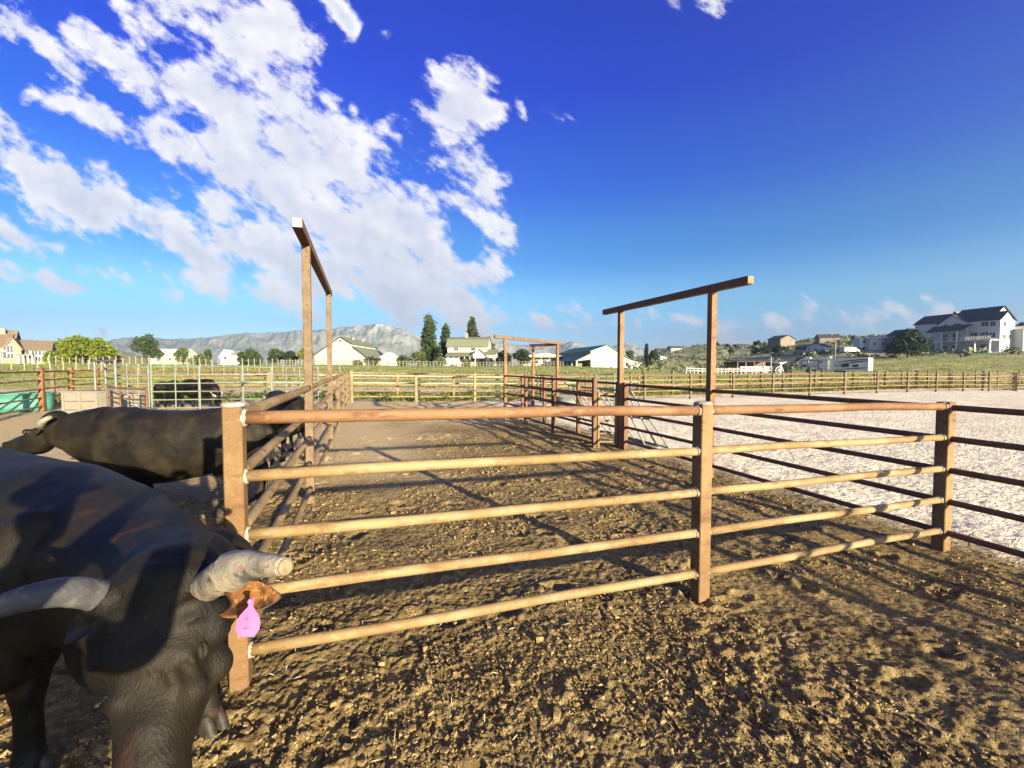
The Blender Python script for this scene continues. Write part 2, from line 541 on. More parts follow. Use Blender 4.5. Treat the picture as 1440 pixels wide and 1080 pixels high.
def field_material():
    mt = bpy.data.materials.new('field'); mt.use_nodes = True
    nt = mt.node_tree; nt.nodes.clear(); N = NT(nt)
    P = N.node('ShaderNodeNewGeometry').outputs['Position']
    s = N.sep(P)
    d = N.v('LENGTH', N.v('MULTIPLY', P, (1, 1, 0)))
    green = N.mix(N.ramp(N.noise(P, .12, 5, .6), .38, .62), (.20, .24, .055), (.34, .33, .10))
    green = N.mix(N.ramp(N.noise(N.v('MULTIPLY', P, (1, 3, 1)), .5, 5, .65), .45, .7), green, (.42, .38, .17))
    # bare strips between the field fences: a track, and patches on the nearer paddock
    yy = N.m('ADD', s[1], N.m('MULTIPLY', N.m('SUBTRACT', N.noise(P, .09, 3), .5), 5.0))
    strip = N.m('MULTIPLY', N.ramp(yy, 30.5, 32), N.ramp(yy, 37, 38.5, 1, 0))
    strip = N.m('MAXIMUM', strip, N.m('MULTIPLY', N.ramp(s[1], 22.4, 24.0, 1, 0), .9))
    strip = N.m('MAXIMUM', strip, N.m('MULTIPLY', N.ramp(N.noise(N.v('MULTIPLY', P, (.6, 2.2, 1)), .33, 4), .56, .63), .75))
    c = N.mix(strip, green, (.46, .37, .25))
    # dry sagebrush hills far out
    hill = N.ramp(s[2], 2.6, 5.0)
    sage = N.mix(N.ramp(N.noise(P, .11, 6, .65), .4, .62), (.20, .23, .11), (.42, .38, .20))
    sage = N.mix(N.ramp(N.noise(P, .5, 4, .7), .5, .62), sage, (.13, .17, .09))
    c = N.mix(hill, c, sage)
    bs = N.node('ShaderNodeBsdfPrincipled'); N.put(bs.inputs['Base Color'], c)
    bs.inputs['Roughness'].default_value = 1.0; bs.inputs['Specular IOR Level'].default_value = .1
    b = N.node('ShaderNodeBump'); b.inputs['Strength'].default_value = .8; b.inputs['Distance'].default_value = .25
    N.put(b.inputs['Height'], N.noise(P, 2.2, 6, .7))
    nt.links.new(b.outputs[0], bs.inputs['Normal'])
    o = N.node('ShaderNodeOutputMaterial'); nt.links.new(bs.outputs[0], o.inputs[0])
    return mt


M['dirt'] = dirt_material(); M['sand'] = sand_material(); M['field'] = field_material()
build_ground()


def surf(x, y):
    x = np.asarray(x, float); y = np.asarray(y, float)
    return terrain(x, y) + relief(x, y, np.hypot(x, y))


# loose clods and pebbles on the churned dirt
def scatter_clods():
    V = np.array([(-1, -1, -1), (1, -1, -1), (1, 1, -1), (-1, 1, -1), (-1, -1, 1), (1, -1, 1), (1, 1, 1), (-1, 1, 1)]) / 1.6
    F = np.array([(0, 2, 1), (0, 3, 2), (4, 5, 6), (4, 6, 7), (0, 1, 5), (0, 5, 4), (1, 2, 6), (1, 6, 5), (2, 3, 7), (2, 7, 6), (3, 0, 4), (3, 4, 7)])
    n = 95000
    r = 1.1 * np.exp(rng.random(n) * math.log(10))
    a = math.pi / 2 - YAW + rng.uniform(-1.0, 1.0, n)
    x = r * np.cos(a); y = r * np.sin(a)
    dens = fbm(x * .8 + 4, y * .8, 3)
    keep = (x < ARENA_X + rng.normal(0, .25, n)) & (rng.random(n) < .40 + dens * 1.6) & ~((x < 1.4) & (y > 6.5) & (rng.random(n) < .8))
    x, y, r = x[keep], y[keep], r[keep]; n = len(x)
    s = np.exp(rng.normal(math.log(.0054), .5, n)) * np.clip(.75 + r * .12, .8, 1.8)
    s = np.clip(s, .003, .026)
    vs = V[None] * s[:, None, None] * rng.uniform(.6, 1.35, (n, 1, 3)) * (1 + rng.normal(0, .22, (n, 8, 1)))
    th = rng.random(n) * 6.28
    c, sn = np.cos(th)[:, None], np.sin(th)[:, None]
    tl = rng.normal(0, .35, (n, 1))
    X = vs[..., 0] * c - vs[..., 1] * sn; Y = vs[..., 0] * sn + vs[..., 1] * c
    Zz = vs[..., 2] * .8 + X * tl
    X += x[:, None]; Y += y[:, None]; Zz += (surf(x, y) + s * .25)[:, None]
    co = np.stack([X, Y, Zz], -1).reshape(-1, 3)
    tr = (F[None] + (np.arange(n) * 8)[:, None, None]).reshape(-1, 3)
    me = fast_mesh('dirt_clods', co, tris=tr)
    o = link('dirt_clods', me, M['clod'])
    tag(o, 'loose brown clods and crumbs of dried manure over the pen floor', 'clods', kind='stuff')


def scatter_straw():
    n = 260
    r = 1.2 * np.exp(rng.random(n) * math.log(9)); a = math.pi / 2 - YAW + rng.uniform(-1, 1, n)
    x = r * np.cos(a); y = r * np.sin(a)
    k = x < ARENA_X; x, y = x[k], y[k]; n = len(x)
    L = rng.uniform(.02, .07, n); w = .0022; th = rng.random(n) * 6.28
    z = surf(x, y) + .012
    dx = np.cos(th) * L / 2; dy = np.sin(th) * L / 2; ox = -np.sin(th) * w; oy = np.cos(th) * w; dz = rng.normal(0, .008, n)
    co = np.stack([np.stack([x - dx - ox, y - dy - oy, z - dz], -1), np.stack([x + dx - ox, y + dy - oy, z + dz], -1),
                   np.stack([x + dx + ox, y + dy + oy, z + dz], -1), np.stack([x - dx + ox, y - dy + oy, z - dz], -1),
                   np.stack([x, y, z + .004], -1)], 1).reshape(-1, 3)
    b = (np.arange(n) * 5)[:, None]
    tr = np.concatenate([b + np.array([[0, 1, 4]]), b + np.array([[1, 2, 4]]), b + np.array([[2, 3, 4]]), b + np.array([[3, 0, 4]])])
    tag(link('straw_bits', fast_mesh('straw_bits', co, tris=tr), M['straw']), 'bits of pale straw scattered over the brown pen floor', 'straw', kind='stuff')


M['clod'] = material('clod', [(.115, .076, .030), (.22, .155, .068), (.34, .26, .13)], scale=22, detail=2, bump=.4, bscale=90, bdist=.004)
M['straw'] = material('straw', [(0.396, 0.3168, 0.1728), (0.504, 0.432, 0.288)], scale=30)
scatter_clods()
scatter_straw()


# ------------------------------------------------------------------ pipe fences
def rust_material(name, base, dry, dark):
    """patchy rusted pipe: brown scale, dry tan film, darker runs and pits"""
    mt = bpy.data.materials.new(name); mt.use_nodes = True
    nt = mt.node_tree; nt.nodes.clear(); N = NT(nt)
    P = N.node('ShaderNodeNewGeometry').outputs['Position']
    c = N.mix(N.ramp(N.noise(P, 1.7, 5, .62), .42, .60), base, dry)
    c = N.mix(N.m('MULTIPLY', N.ramp(N.noise(N.v('MULTIPLY', P, (3.5, 12, 12)), 1.0, 6, .7), .52, .66), .75), c, dark)
    c = N.mix(N.m('MULTIPLY', N.ramp(N.noise(P, 34, 5, .75), .55, .70), .55), c, tuple(min(1, v * 1.5) for v in dry))
    c = N.mix(N.m('MULTIPLY', N.ramp(N.noise(P, 75, 3, .6), .60, .70), .6), c, dark)
    bs = N.node('ShaderNodeBsdfPrincipled'); N.put(bs.inputs['Base Color'], c)
    bs.inputs['Specular IOR Level'].default_value = .3
    N.put(bs.inputs['Roughness'], N.ramp(N.noise(P, 20, 4), .3, .7, .55, .9))
    b = N.node('ShaderNodeBump'); b.inputs['Strength'].default_value = .5; b.inputs['Distance'].default_value = .004
    N.put(b.inputs['Height'], N.m('ADD', N.noise(P, 45, 6, .7), N.m('MULTIPLY', N.noise(P, 160, 3, .6), .3)))
    nt.links.new(b.outputs[0], bs.inputs['Normal'])
    o = N.node('ShaderNodeOutputMaterial'); nt.links.new(bs.outputs[0], o.inputs[0])
    return mt


M['rust'] = rust_material('rust', (0.129, 0.0619, 0.0275), (0.1849, 0.0989, 0.0473), (0.0731, 0.031, 0.0172))
M['rust_tan'] = rust_material('rust_tan', (0.172, 0.1118, 0.0473), (0.2451, 0.1763, 0.0903), (0.1075, 0.0568, 0.0224))
M['rust_post'] = rust_material('rust_post', (0.1333, 0.0757, 0.0327), (0.1849, 0.1161, 0.0533), (0.086, 0.043, 0.0189))
M['rust_dark_shaded'] = material('rust_dark_shaded', [(0.0935, 0.0468, 0.0275), (0.132, 0.0715, 0.0385)], scale=7, rough=.75, bump=.2, bscale=50, bdist=.003)  # darker rust; shade on the fences' unlit side put into the colour
M['rust_old'] = material('rust_old', [(0.11, 0.0748, 0.044), (0.1452, 0.1056, 0.066), (0.0836, 0.0484, 0.0264)], scale=7, rough=.8, bump=.2, bscale=50, bdist=.003)
M['weld'] = material('weld', [(0.3, 0.282, 0.252), (0.18, 0.15, 0.12), (0.432, 0.42, 0.396)], scale=40, rough=.7, bump=.7, bscale=120, bdist=.004)
M['cap'] = material('cap', [(0.3, 0.294, 0.27), (0.216, 0.198, 0.168)], scale=15, rough=.75, bump=.5, bscale=60, bdist=.004)
M['galv'] = material('galv', [(0.1134, 0.1218, 0.1176), (0.1512, 0.1596, 0.1512)], scale=5, rough=.5, metal=.2)
M['greenpaint'] = material('greenpaint', [(0.102, 0.144, 0.102), (0.144, 0.18, 0.132)], scale=5, rough=.55)

RAILS = [1.455, 1.145, .83, .515, .20]
_cyl = {}


def unit_rail(kind, n=12, seg=14):
    """a pipe of length 1 along x, radius 1; slightly uneven like a used pipe"""
    key = (kind, n, seg)
    if key not in _cyl:
        b = MB()
        pts = [(i / seg, 0, 0) for i in range(seg + 1)]
        b.tube(pts, 1.0, n=n)
        me = b.mesh('rail')
        _cyl[key] = me
    return _cyl[key]


_rail_mesh = {}


def rail(p, q, r, mt, parent, name='rail', hi=False, bend=0.0):
    p = Vector(p); q = Vector(q)
    d = q - p; L = d.length
    if hi:
        k = 20
        b = MB()
        pts = []
        ph = random.random() * 6
        for i in range(k + 1):
            t = i / k
            w = bend * (math.sin(t * math.pi) * math.sin(ph) + .5 * math.sin(t * 7 + ph)) * math.sin(t * math.pi)
            pts.append(p + d * t + Vector((0, 0, w)))
        b.tube(pts, [r * (1 + .02 * math.sin(i * 2.3 + ph)) for i in range(k + 1)], n=20)
        o = link(name, b.mesh(name), mt, parent)
        if parent is not None: o.matrix_parent_inverse = Matrix.Translation(-parent.location)
        return o
    key = (round(r, 4), mt.name)
    if key not in _rail_mesh:
        b = MB(); b.tube([(0, 0, 0), (1, 0, 0)], 1.0, n=10 if r > .02 else 8)
        me = b.mesh(name); me.materials.append(mt)
        _rail_mesh[key] = me
    o = bpy.data.objects.new(name, _rail_mesh[key]); col.objects.link(o)
    base = parent.location if parent is not None else Vector((0, 0, 0))
    o.parent = parent
    o.location = p - base
    o.rotation_mode = 'QUATERNION'
    o.rotation_quaternion = d.to_track_quat('X', 'Z')
    o.scale = (L, r, r)
    return o


def post(x, y, z0, z1, w, mt, parent, square=True, bevel=.006, name='post'):
    b = MB()
    if square: b.box((0, 0, (z0 + z1) / 2), (w, w, z1 - z0))
    else: b.tube([(0, 0, z0), (0, 0, z1)], w / 2, n=14)
    o = b.build(name, mt, parent, bevel=bevel if square else 0)
    base = parent.location if parent is not None else Vector((0, 0, 0))
    o.location = Vector((x, y, 0)) - Vector((base.x, base.y, base.z))
    return o


def cap_mesh(w):
    b = MB()
    rr = random.Random(3)
    n = 16; vs = []
    for z, k in ((0, .96), (.006, 1.05), (.016, 1.0), (.024, .8)):
        for i in range(n):
            a = 2 * math.pi * i / n
            s = max(abs(math.cos(a)), abs(math.sin(a)))
            rad = w * .5 * k * (1.13 / s if s > .8 else 1.22) * (1 + rr.uniform(-.05, .05))
            vs.append((rad * math.cos(a), rad * math.sin(a), z + rr.uniform(-.002, .002)))
    fs = [tuple(reversed(range(n)))]
    for j in range(3):
        for i in range(n): fs.append((j * n + i, j * n + (i + 1) % n, (j + 1) * n + (i + 1) % n, (j + 1) * n + i))
    fs.append(tuple(range(3 * n, 4 * n)))
    b.add(vs, fs, False)
    return b


def weld_bead(p, axis, r, parent):
    """lumpy ring of weld and old caulk where a rail meets a post"""
    b = MB(); axis = Vector(axis).normalized()
    a = axis.cross(Vector((0, 0, 1))).normalized(); c = axis.cross(a)
    n = 22; rr = random.Random(int(abs(p[0] * 1000 + p[2] * 777)))
    vs = []; fs = []; m = 6
    for i in range(n):
        t = 2 * math.pi * i / n
        R = r * (1.0 + rr.uniform(-.03, .07)); rad = .0085 * (1 + rr.uniform(-.35, .6))
        ce = Vector(p) + (a * math.cos(t) + c * math.sin(t)) * R
        for k in range(m):
            u = 2 * math.pi * k / m
            vs.append(ce + (a * math.cos(t) + c * math.sin(t)) * rad * math.cos(u) + axis * rad * 1.5 * math.sin(u))
    for i in range(n):
        for k in range(m):
            fs.append((i * m + k, ((i + 1) % n) * m + k, ((i + 1) % n) * m + (k + 1) % m, i * m + (k + 1) % m))
    b.add(vs, fs, True)
    o = b.build('weld_bead', M['weld'], parent)
    o.matrix_parent_inverse = Matrix.Translation(-parent.location)
    return o


def gz(x, y): return float(terrain(x, y))


# --- the front fence: three square posts, five pipes in each bay
FP = [(-.64, 2.60), (2.44, 2.61), (5.50, 2.635)]
ff = empty('pipe_fence', (FP[0][0], FP[0][1], gz(*FP[0])))
tag(ff, 'near rusty pipe fence crossing the picture from the capped corner post by the bulls', 'fence')
PW = [.090, .105, .11]
for i, (x, y) in enumerate(FP):
    g = gz(x, y)
    h = [1.515, 1.50, 1.50][i]
    po = post(x, y, g - .3, g + h, PW[i], M['rust_post'], ff)
    if i < 2:
        c = cap_mesh(PW[i]).build('post_cap', M['cap'], po)
        c.location = (0, 0, g + h)
for i in range(2):
    (x0, y0), (x1, y1) = FP[i], FP[i + 1]
    for k, hz in enumerate(RAILS):
        r = .036 if k == 0 else .031
        a = Vector((x0 + PW[i] / 2 - .004, y0, gz(x0, y0) + hz)); b = Vector((x1 - PW[i + 1] / 2 + .004, y1, gz(x1, y1) + hz))
        rail(a, b, r, M['rust'] if k == 0 else M['rust_tan'], ff, hi=True, bend=.012)
        weld_bead(a + Vector((.004, 0, 0)), (1, 0, 0), r, ff)
        weld_bead(b - Vector((.004, 0, 0)), (1, 0, 0), r, ff)


def long_fence(name, label, xs_ys, rails, r, pw, pmat, rmats, h, square=True, hi=False, group=None, inset=None, skip=(), cat='fence', tops=None):
    f = empty(name, (xs_ys[0][0], xs_ys[0][1], gz(*xs_ys[0])))
    tag(f, label, cat, group)
    for i, (x, y) in enumerate(xs_ys):
        if i in skip: continue
        g = gz(x, y)
        post(x, y, g - .25, g + (tops[i] if tops else h), pw, pmat, f, square)
    for i in range(len(xs_ys) - 1):
        (x0, y0), (x1, y1) = xs_ys[i], xs_ys[i + 1]
        d = Vector((x1 - x0, y1 - y0, 0)).normalized() * (pw / 2 - .003)
        for k, hz in enumerate(rails):
            rail((x0 + d.x, y0 + d.y, gz(x0, y0) + hz), (x1 - d.x, y1 - d.y, gz(x1, y1) + hz), r if not isinstance(r, (list, tuple)) else r[k],
                 rmats[min(k, len(rmats) - 1)], f, hi=hi and i < 2, bend=.01)
    return f


# --- the alley's left fence, going away from the corner post
LX = -.64
f = long_fence('alley_fence', 'rusty pipe fence going straight away from the capped corner post, left side of the alley',
               [(LX, 2.60), (LX, 5.91), (LX, 9.6), (LX, 12.6), (LX, 15.6), (LX, 18.6), (LX, 21.4)], RAILS, [.036, .031, .031, .031, .031],
               .105, M['rust_old'], [M['rust_tan']], 1.5, hi=True, skip=(0, 1, 2))
for hz in RAILS:
    weld_bead((LX, 2.60 + .065, gz(LX, 2.6) + hz), (0, 1, 0), .032, f)

# --- overhead frames (tall posts with a beam across the top)


def overhead(name, label, posts, ends, top, w, pm, bm_, capm=None):
    f = empty(name, (posts[0][0], posts[0][1], gz(*posts[0])))
    tag(f, label, 'frame')
    for (x, y) in posts:
        post(x, y, gz(x, y) - .3, top - w / 2 - .002, w * .9, pm, f, bevel=.005, name='tall_post')
    a = Vector((ends[0][0], ends[0][1], top)); b = Vector((ends[1][0], ends[1][1], top))
    d = b - a
    mb = MB(); mb.box((0, 0, 0), (d.length, w, w))
    o = mb.build('crossbeam', bm_, f, bevel=.005)
    o.rotation_euler = (0, 0, math.atan2(d.y, d.x)); o.location = (a + b) / 2 - f.location
    for s in (-1, 1):
        e = MB(); e.box((s * (d.length / 2 + .004), 0, 0), (.008, w * .93, w * .93))
        e.build('end_plate', capm or M['weld'], o, bevel=.002)
    return f


overhead('overhead_frame', 'tall rusty frame with its beam pointing at the camera, over the left alley fence',
         [(LX, 5.91), (LX, 9.6)], [(LX, 5.15), (LX, 9.95)], 3.27, .105, M['rust_old'], M['rust_dark_shaded'], M['cap'])
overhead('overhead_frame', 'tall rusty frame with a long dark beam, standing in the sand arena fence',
         [(5.5, 5.72), (5.5, 8.40)], [(5.5, 4.98), (5.5, 9.10)], 3.03, .12, M['rust'], M['rust_dark_shaded'], M['rust_tan'])
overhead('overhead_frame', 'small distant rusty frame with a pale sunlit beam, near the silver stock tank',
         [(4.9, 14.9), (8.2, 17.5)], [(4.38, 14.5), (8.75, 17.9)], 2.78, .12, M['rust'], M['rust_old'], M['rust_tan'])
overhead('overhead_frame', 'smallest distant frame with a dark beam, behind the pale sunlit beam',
         [(7.6, 18.9)], [(7.5, 19.0), (8.2, 17.75)], 2.72, .12, M['rust'], M['rust_dark_shaded'], M['rust_tan'])

# --- the fence between pens and sand arena, through post C, both ways
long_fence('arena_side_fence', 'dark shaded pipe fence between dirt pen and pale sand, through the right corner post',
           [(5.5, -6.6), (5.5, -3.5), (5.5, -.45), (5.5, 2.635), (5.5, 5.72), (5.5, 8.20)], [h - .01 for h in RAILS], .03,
           .105, M['rust_dark_shaded'], [M['rust_dark_shaded']], 1.5, skip=(3, 4))
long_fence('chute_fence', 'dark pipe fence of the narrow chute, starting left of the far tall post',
           [(4.9, 8.5), (4.9, 10.7), (4.9, 12.8), (4.9, 14.9)], [1.50, 1.17, .86, .5, .2], .03, .09, M['rust_dark_shaded'], [M['rust_dark_shaded']], 1.58, skip=(3,))
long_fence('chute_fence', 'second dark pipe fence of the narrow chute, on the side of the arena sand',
           [(5.55, 8.55), (5.5, 10.4), (5.5, 12.7), (5.6, 15.0)], [1.46, 1.15, .8, .45], .028, .09, M['rust_dark_shaded'], [M['rust_dark_shaded']], 1.5)
long_fence('small_gate', 'short sunlit pipe gate between the dark chute post and the far tall post',
           [(4.99, 8.48), (5.42, 8.44)], [1.22, .95, .62, .33, .14], .022, .05, M['rust_tan'], [M['rust_tan']], 1.26, cat='gate')
long_fence('cross_fence', 'low rusty pipe fence between the two distant overhead frames',
           [(4.9, 14.9), (7.55, 18.8)], RAILS, .028, .09, M['rust'], [M['rust']], 1.5, skip=(0, 1))
long_fence('cross_fence', 'rusty pipe fence right of the distant frames, running back to the far fence',
           [(8.2, 17.5), (8.4, 19.5), (8.6, 21.5)], RAILS, .028, .09, M['rust_dark_shaded'], [M['rust_dark_shaded']], 1.5, skip=(0,))
# white marked gate post beside the tall post: small hinge stub
sp = MB(); sp.box((0, 0, 0), (.05, .05, 1.5))

# --- far fence rows
xs = [5.55 + 3.1 * i for i in range(1, 17)]
long_fence('far_fence', 'rusty five rail pipe fence along the far side of the sand arena',
           [(x + .1, FAR_Y - .9 - .03 * (x - 5)) for x in xs], [1.38, 1.12, .82, .5, .22], .03, .11, M['rust_old'], [M['rust_old'], M['rust_tan']], 1.5)
long_fence('far_fence', 'second rusty fence behind the far arena fence, seen through its rails',
           [(x * 1.04 + 1.0, FAR_Y + 2.6 - .03 * (x - 5)) for x in xs], [1.36, 1.0, .7, .4], .03, .11, M['rust_old'], [M['rust_old'], M['rust_tan']], 1.5)
long_fence('far_fence', 'rusty pipe fence closing the far end of the alley, below the poplar trees',
           [(-.5 + 3.0 * i, FAR_Y + .2) for i in range(0, 4)], [1.42, 1.16, .86, .56, .28], .03, .12, M['rust_tan'], [M['rust_tan']], 1.5)
long_fence('wooden_fence', 'pale weathered post and board fence behind the rusty fence at the alley end',
           [(-8 + 3.3 * i, FAR_Y + 4.2) for i in range(0, 9)], [1.22, .8], .05, .13, M['rust_tan'], [M['cap']], 1.35)


# ------------------------------------------------------------------ cattle
def hide_material(name, base, dust, amount, seed=0.0, brown=None):
    mt = bpy.data.materials.new(name); mt.use_nodes = True
    nt = mt.node_tree; nt.nodes.clear(); N = NT(nt)
    P = N.node('ShaderNodeTexCoord').outputs['Object']
    P = N.v('ADD', P, (seed, seed, seed))
    n1 = N.noise(P, 3.0, 6, .6); n2 = N.noise(N.v('MULTIPLY', P, (60, 60, 18)), 1.0, 4, .6)
    n3 = N.noise(N.v('MULTIPLY', P, (28, 28, 55)), 1.0, 5, .65, 1.2)
    c = N.mix(N.m('MULTIPLY', N.ramp(n1, .38, .66), amount), base, dust)
    if brown: c = N.mix(N.m('MULTIPLY', N.ramp(N.noise(P, 4.3, 3), .64, .70), .45), c, brown)
    c = N.mix(N.m('MULTIPLY', N.ramp(n3, .45, .75), .45 * amount + .15), c, dust)
    c = N.mix(N.m('MULTIPLY', N.ramp(n2, .70, .78), .6), c, (.10, .08, .05))
    bs = N.node('ShaderNodeBsdfPrincipled'); N.put(bs.inputs['Base Color'], c)
    bs.inputs['Roughness'].default_value = .58; bs.inputs['Specular IOR Level'].default_value = .16
    bs.inputs['Sheen Weight'].default_value = .0; bs.inputs['Sheen Roughness'].default_value = .4
    b = N.node('ShaderNodeBump'); b.inputs['Strength'].default_value = .9; b.inputs['Distance'].default_value = .006
    coat = N.noise(N.v('MULTIPLY', N.v('ADD', P, N.v('SCALE', N.noise(P, 4.0, 2, color=True), scale=.08)), (170, 170, 26)), 1.0, 3, .6)
    N.put(b.inputs['Height'], N.m('ADD', N.m('MULTIPLY', n3, .30), N.m('MULTIPLY', coat, .55)))
    c2 = N.mix(N.m('MULTIPLY', N.ramp(coat, .5, .72), .35 * amount + .1), c, dust); N.put(bs.inputs['Base Color'], c2)
    nt.links.new(b.outputs[0], bs.inputs['Normal'])
    o = N.node('ShaderNodeOutputMaterial'); nt.links.new(bs.outputs[0], o.inputs[0])
    return mt


M['hide'] = hide_material('black_hide', (.0035, .0035, .0038), (.016, .0125, .0075), .9, brown=(.060, .022, .010))
M['hide_dust_sheen'] = hide_material('dusty_sheen_hide', (.0045, .0042, .004), (.023, .0175, .010), 1.0, 3.3)  # dust tint also carries the painted brown-gold sheen of the flank
M['horn'] = material('horn', [(.17, .155, .12), (.30, .265, .195), (.20, .125, .10)], scale=14, detail=6, rough=.6, bump=.9, bscale=38, bdist=.006, coords='object', spots=(11, (.07, .065, .06), .54, .66))
M['horn_shaded'] = material('horn_shaded', [(.045, .045, .05), (.075, .075, .078), (.11, .10, .09)], scale=9, detail=7, rough=.6, bump=.9, bscale=40, bdist=.005, coords='object')  # left horn: the shadow lying on it is put into this grey
M['horn_pale'] = material('horn_pale', [(0.25, 0.22, 0.16), (0.34, 0.31, 0.24)], scale=16, detail=6, rough=.6, bump=.6, bscale=50, bdist=.003, coords='object', spots=(20, (.30, .22, .15), .6, .72))
M['horn_end'] = material('horn_end', [(0.186, 0.159, 0.099), (0.144, 0.114, 0.06)], scale=60, rough=.8, bump=.5, bscale=90, bdist=.003, coords='object')
M['ear_in'] = material('ear_inside', [(.20, .080, .022), (.035, .016, .009), (.27, .13, .04)], scale=22, detail=5, rough=.9, bump=.6, bscale=90, bdist=.004, coords='object')
M['ear_out'] = material('ear_outside', [(0.01, 0.009, 0.008), (0.045, 0.035, 0.025)], scale=25, rough=.8, bump=.4, bscale=120, bdist=.003, coords='object')
M['tag'] = material('pink_tag', [(.33, .105, .25), (.36, .13, .28)], scale=20, rough=.4)
M['tag_ink'] = material('tag_ink', [(.35, .12, .30)], rough=.6)
M['eye'] = material('eye', [(.008, .005, .004)], rough=.15)
M['eyelid'] = material('eyelid', [(.006, .004, .004)], rough=.9)
M['hoof'] = material('hoof', [(.012, .01, .009), (.035, .028, .02)], scale=30, rough=.6, coords='object')
M['tail_hair'] = material('tail_hair', [(0.03, 0.025, 0.02), (0.08, 0.065, 0.05)], scale=60, rough=.9, coords='object')


def loft(mb, chain, side=None, n=20, power=2.3, sub=4):
    """chain: (point, half width, half height). rings follow a smooth curve; side fixes the width axis"""
    pts = [Vector(c[0]) for c in chain]; W = [c[1] for c in chain]; H = [c[2] for c in chain]
    P = []; w = []; h = []
    m = len(pts)
    for i in range(m - 1):
        p0, p1, p2, p3 = pts[max(i - 1, 0)], pts[i], pts[i + 1], pts[min(i + 2, m - 1)]
        for k in range(sub):
            t = k / sub; t2 = t * t; t3 = t2 * t
            P.append(0.5 * ((2 * p1) + (p2 - p0) * t + (2 * p0 - 5 * p1 + 4 * p2 - p3) * t2 + (3 * p1 - p0 - 3 * p2 + p3) * t3))
            e = t * t * (3 - 2 * t) * .5 + t * .5
            w.append(W[i] + (W[i + 1] - W[i]) * e); h.append(H[i] + (H[i + 1] - H[i]) * e)
    P.append(pts[-1]); w.append(W[-1]); h.append(H[-1])
    # rounded ends
    def endcap(P, w, h, rev):
        t = (P[0] - P[1]).normalized() if not rev else (P[-1] - P[-2]).normalized()
        r = min(w[0 if not rev else -1], h[0 if not rev else -1]) * .8
        p = P[0] if not rev else P[-1]; ww = w[0 if not rev else -1]; hh = h[0 if not rev else -1]
        return [(p + t * r * math.sin(a), ww * math.cos(a), hh * math.cos(a)) for a in (.5, .95, 1.3, 1.5)]
    a = endcap(P, w, h, False)[::-1]; b = endcap(P, w, h, True)
    P = [x[0] for x in a] + P + [x[0] for x in b]
    w = [x[1] for x in a] + w + [x[1] for x in b]; h = [x[2] for x in a] + h + [x[2] for x in b]
    vs = []; fs = []
    L = len(P)
    for i in range(L):
        t = (P[min(i + 1, L - 1)] - P[max(i - 1, 0)]).normalized()
        s = Vector(side) if side is not None else t.cross(Vector((0, 0, 1)))
        s = (s - t * s.dot(t)).normalized(); u = s.cross(t).normalized()
        for k in range(n):
            an = 2 * math.pi * k / n
            ca, sa = math.cos(an), math.sin(an)
            e = 2.0 / power
            vs.append(P[i] + s * (math.copysign(abs(ca) ** e, ca) * w[i]) + u * (math.copysign(abs(sa) ** e, sa) * h[i]))
    for i in range(L - 1):
        for k in range(n):
            fs.append((i * n + k, i * n + (k + 1) % n, (i + 1) * n + (k + 1) % n, (i + 1) * n + k))
    fs.append(tuple(reversed(range(n)))); fs.append(tuple((L - 1) * n + k for k in range(n)))
    mb.add(vs, fs, True)


def ball(mb, c, r, n=12, scale=(1, 1, 1), M3=None):
    vs = []; fs = []
    for i in range(n + 1):
        th = math.pi * i / n
        for k in range(2 * n):
            ph = math.pi * k / n
            p = Vector((math.sin(th) * math.cos(ph) * scale[0], math.sin(th) * math.sin(ph) * scale[1], math.cos(th) * scale[2])) * r
            if M3 is not None: p = M3 @ p
            vs.append(p + Vector(c))
    for i in range(n):
        for k in range(2 * n):
            fs.append((i * 2 * n + k, (i + 1) * 2 * n + k, (i + 1) * 2 * n + (k + 1) % (2 * n), i * 2 * n + (k + 1) % (2 * n)))
    mb.add(vs, fs, True)


def fuse(mb, name, voxel, smooth_it, mat, parent, origin=(0, 0, 0), wrinkle=0.0):
    """weld overlapping shapes into one continuous skin"""
    me = mb.mesh(name)
    bm = bmesh.new(); bm.from_mesh(me)
    bmesh.ops.remove_doubles(bm, verts=bm.verts, dist=1e-5)
    bmesh.ops.recalc_face_normals(bm, faces=bm.faces)
    bm.to_mesh(me); bm.free()
    o = bpy.data.objects.new(name, me); col.objects.link(o)
    r = o.modifiers.new('r', 'REMESH'); r.mode = 'VOXEL'; r.voxel_size = voxel; r.use_smooth_shade = True
    s = o.modifiers.new('s', 'SMOOTH'); s.factor = .5; s.iterations = smooth_it
    dg = bpy.context.evaluated_depsgraph_get()
    out = bpy.data.meshes.new_from_object(o.evaluated_get(dg))
    bpy.data.objects.remove(o); bpy.data.meshes.remove(me)
    nv = len(out.vertices)
    co = np.empty(nv * 3, np.float32); out.vertices.foreach_get('co', co); co = co.reshape(-1, 3)
    if wrinkle:
        no = np.empty(nv * 3, np.float32); out.vertices.foreach_get('normal', no); no = no.reshape(-1, 3)
        d = wrinkle * (perlin(co[:, 0] * 6 + co[:, 1] * 2, co[:, 2] * 5 + co[:, 1] * 4) + .35 * perlin(co[:, 0] * 19, co[:, 2] * 15 + co[:, 1] * 13))
        co = co + no * d[:, None]
    co -= np.array(origin, np.float32)
    out.vertices.foreach_set('co', co.ravel())
    out.polygons.foreach_set('use_smooth', np.full(len(out.polygons), True))
    out.name = name; out.update()
    return link(name, out, mat, parent)


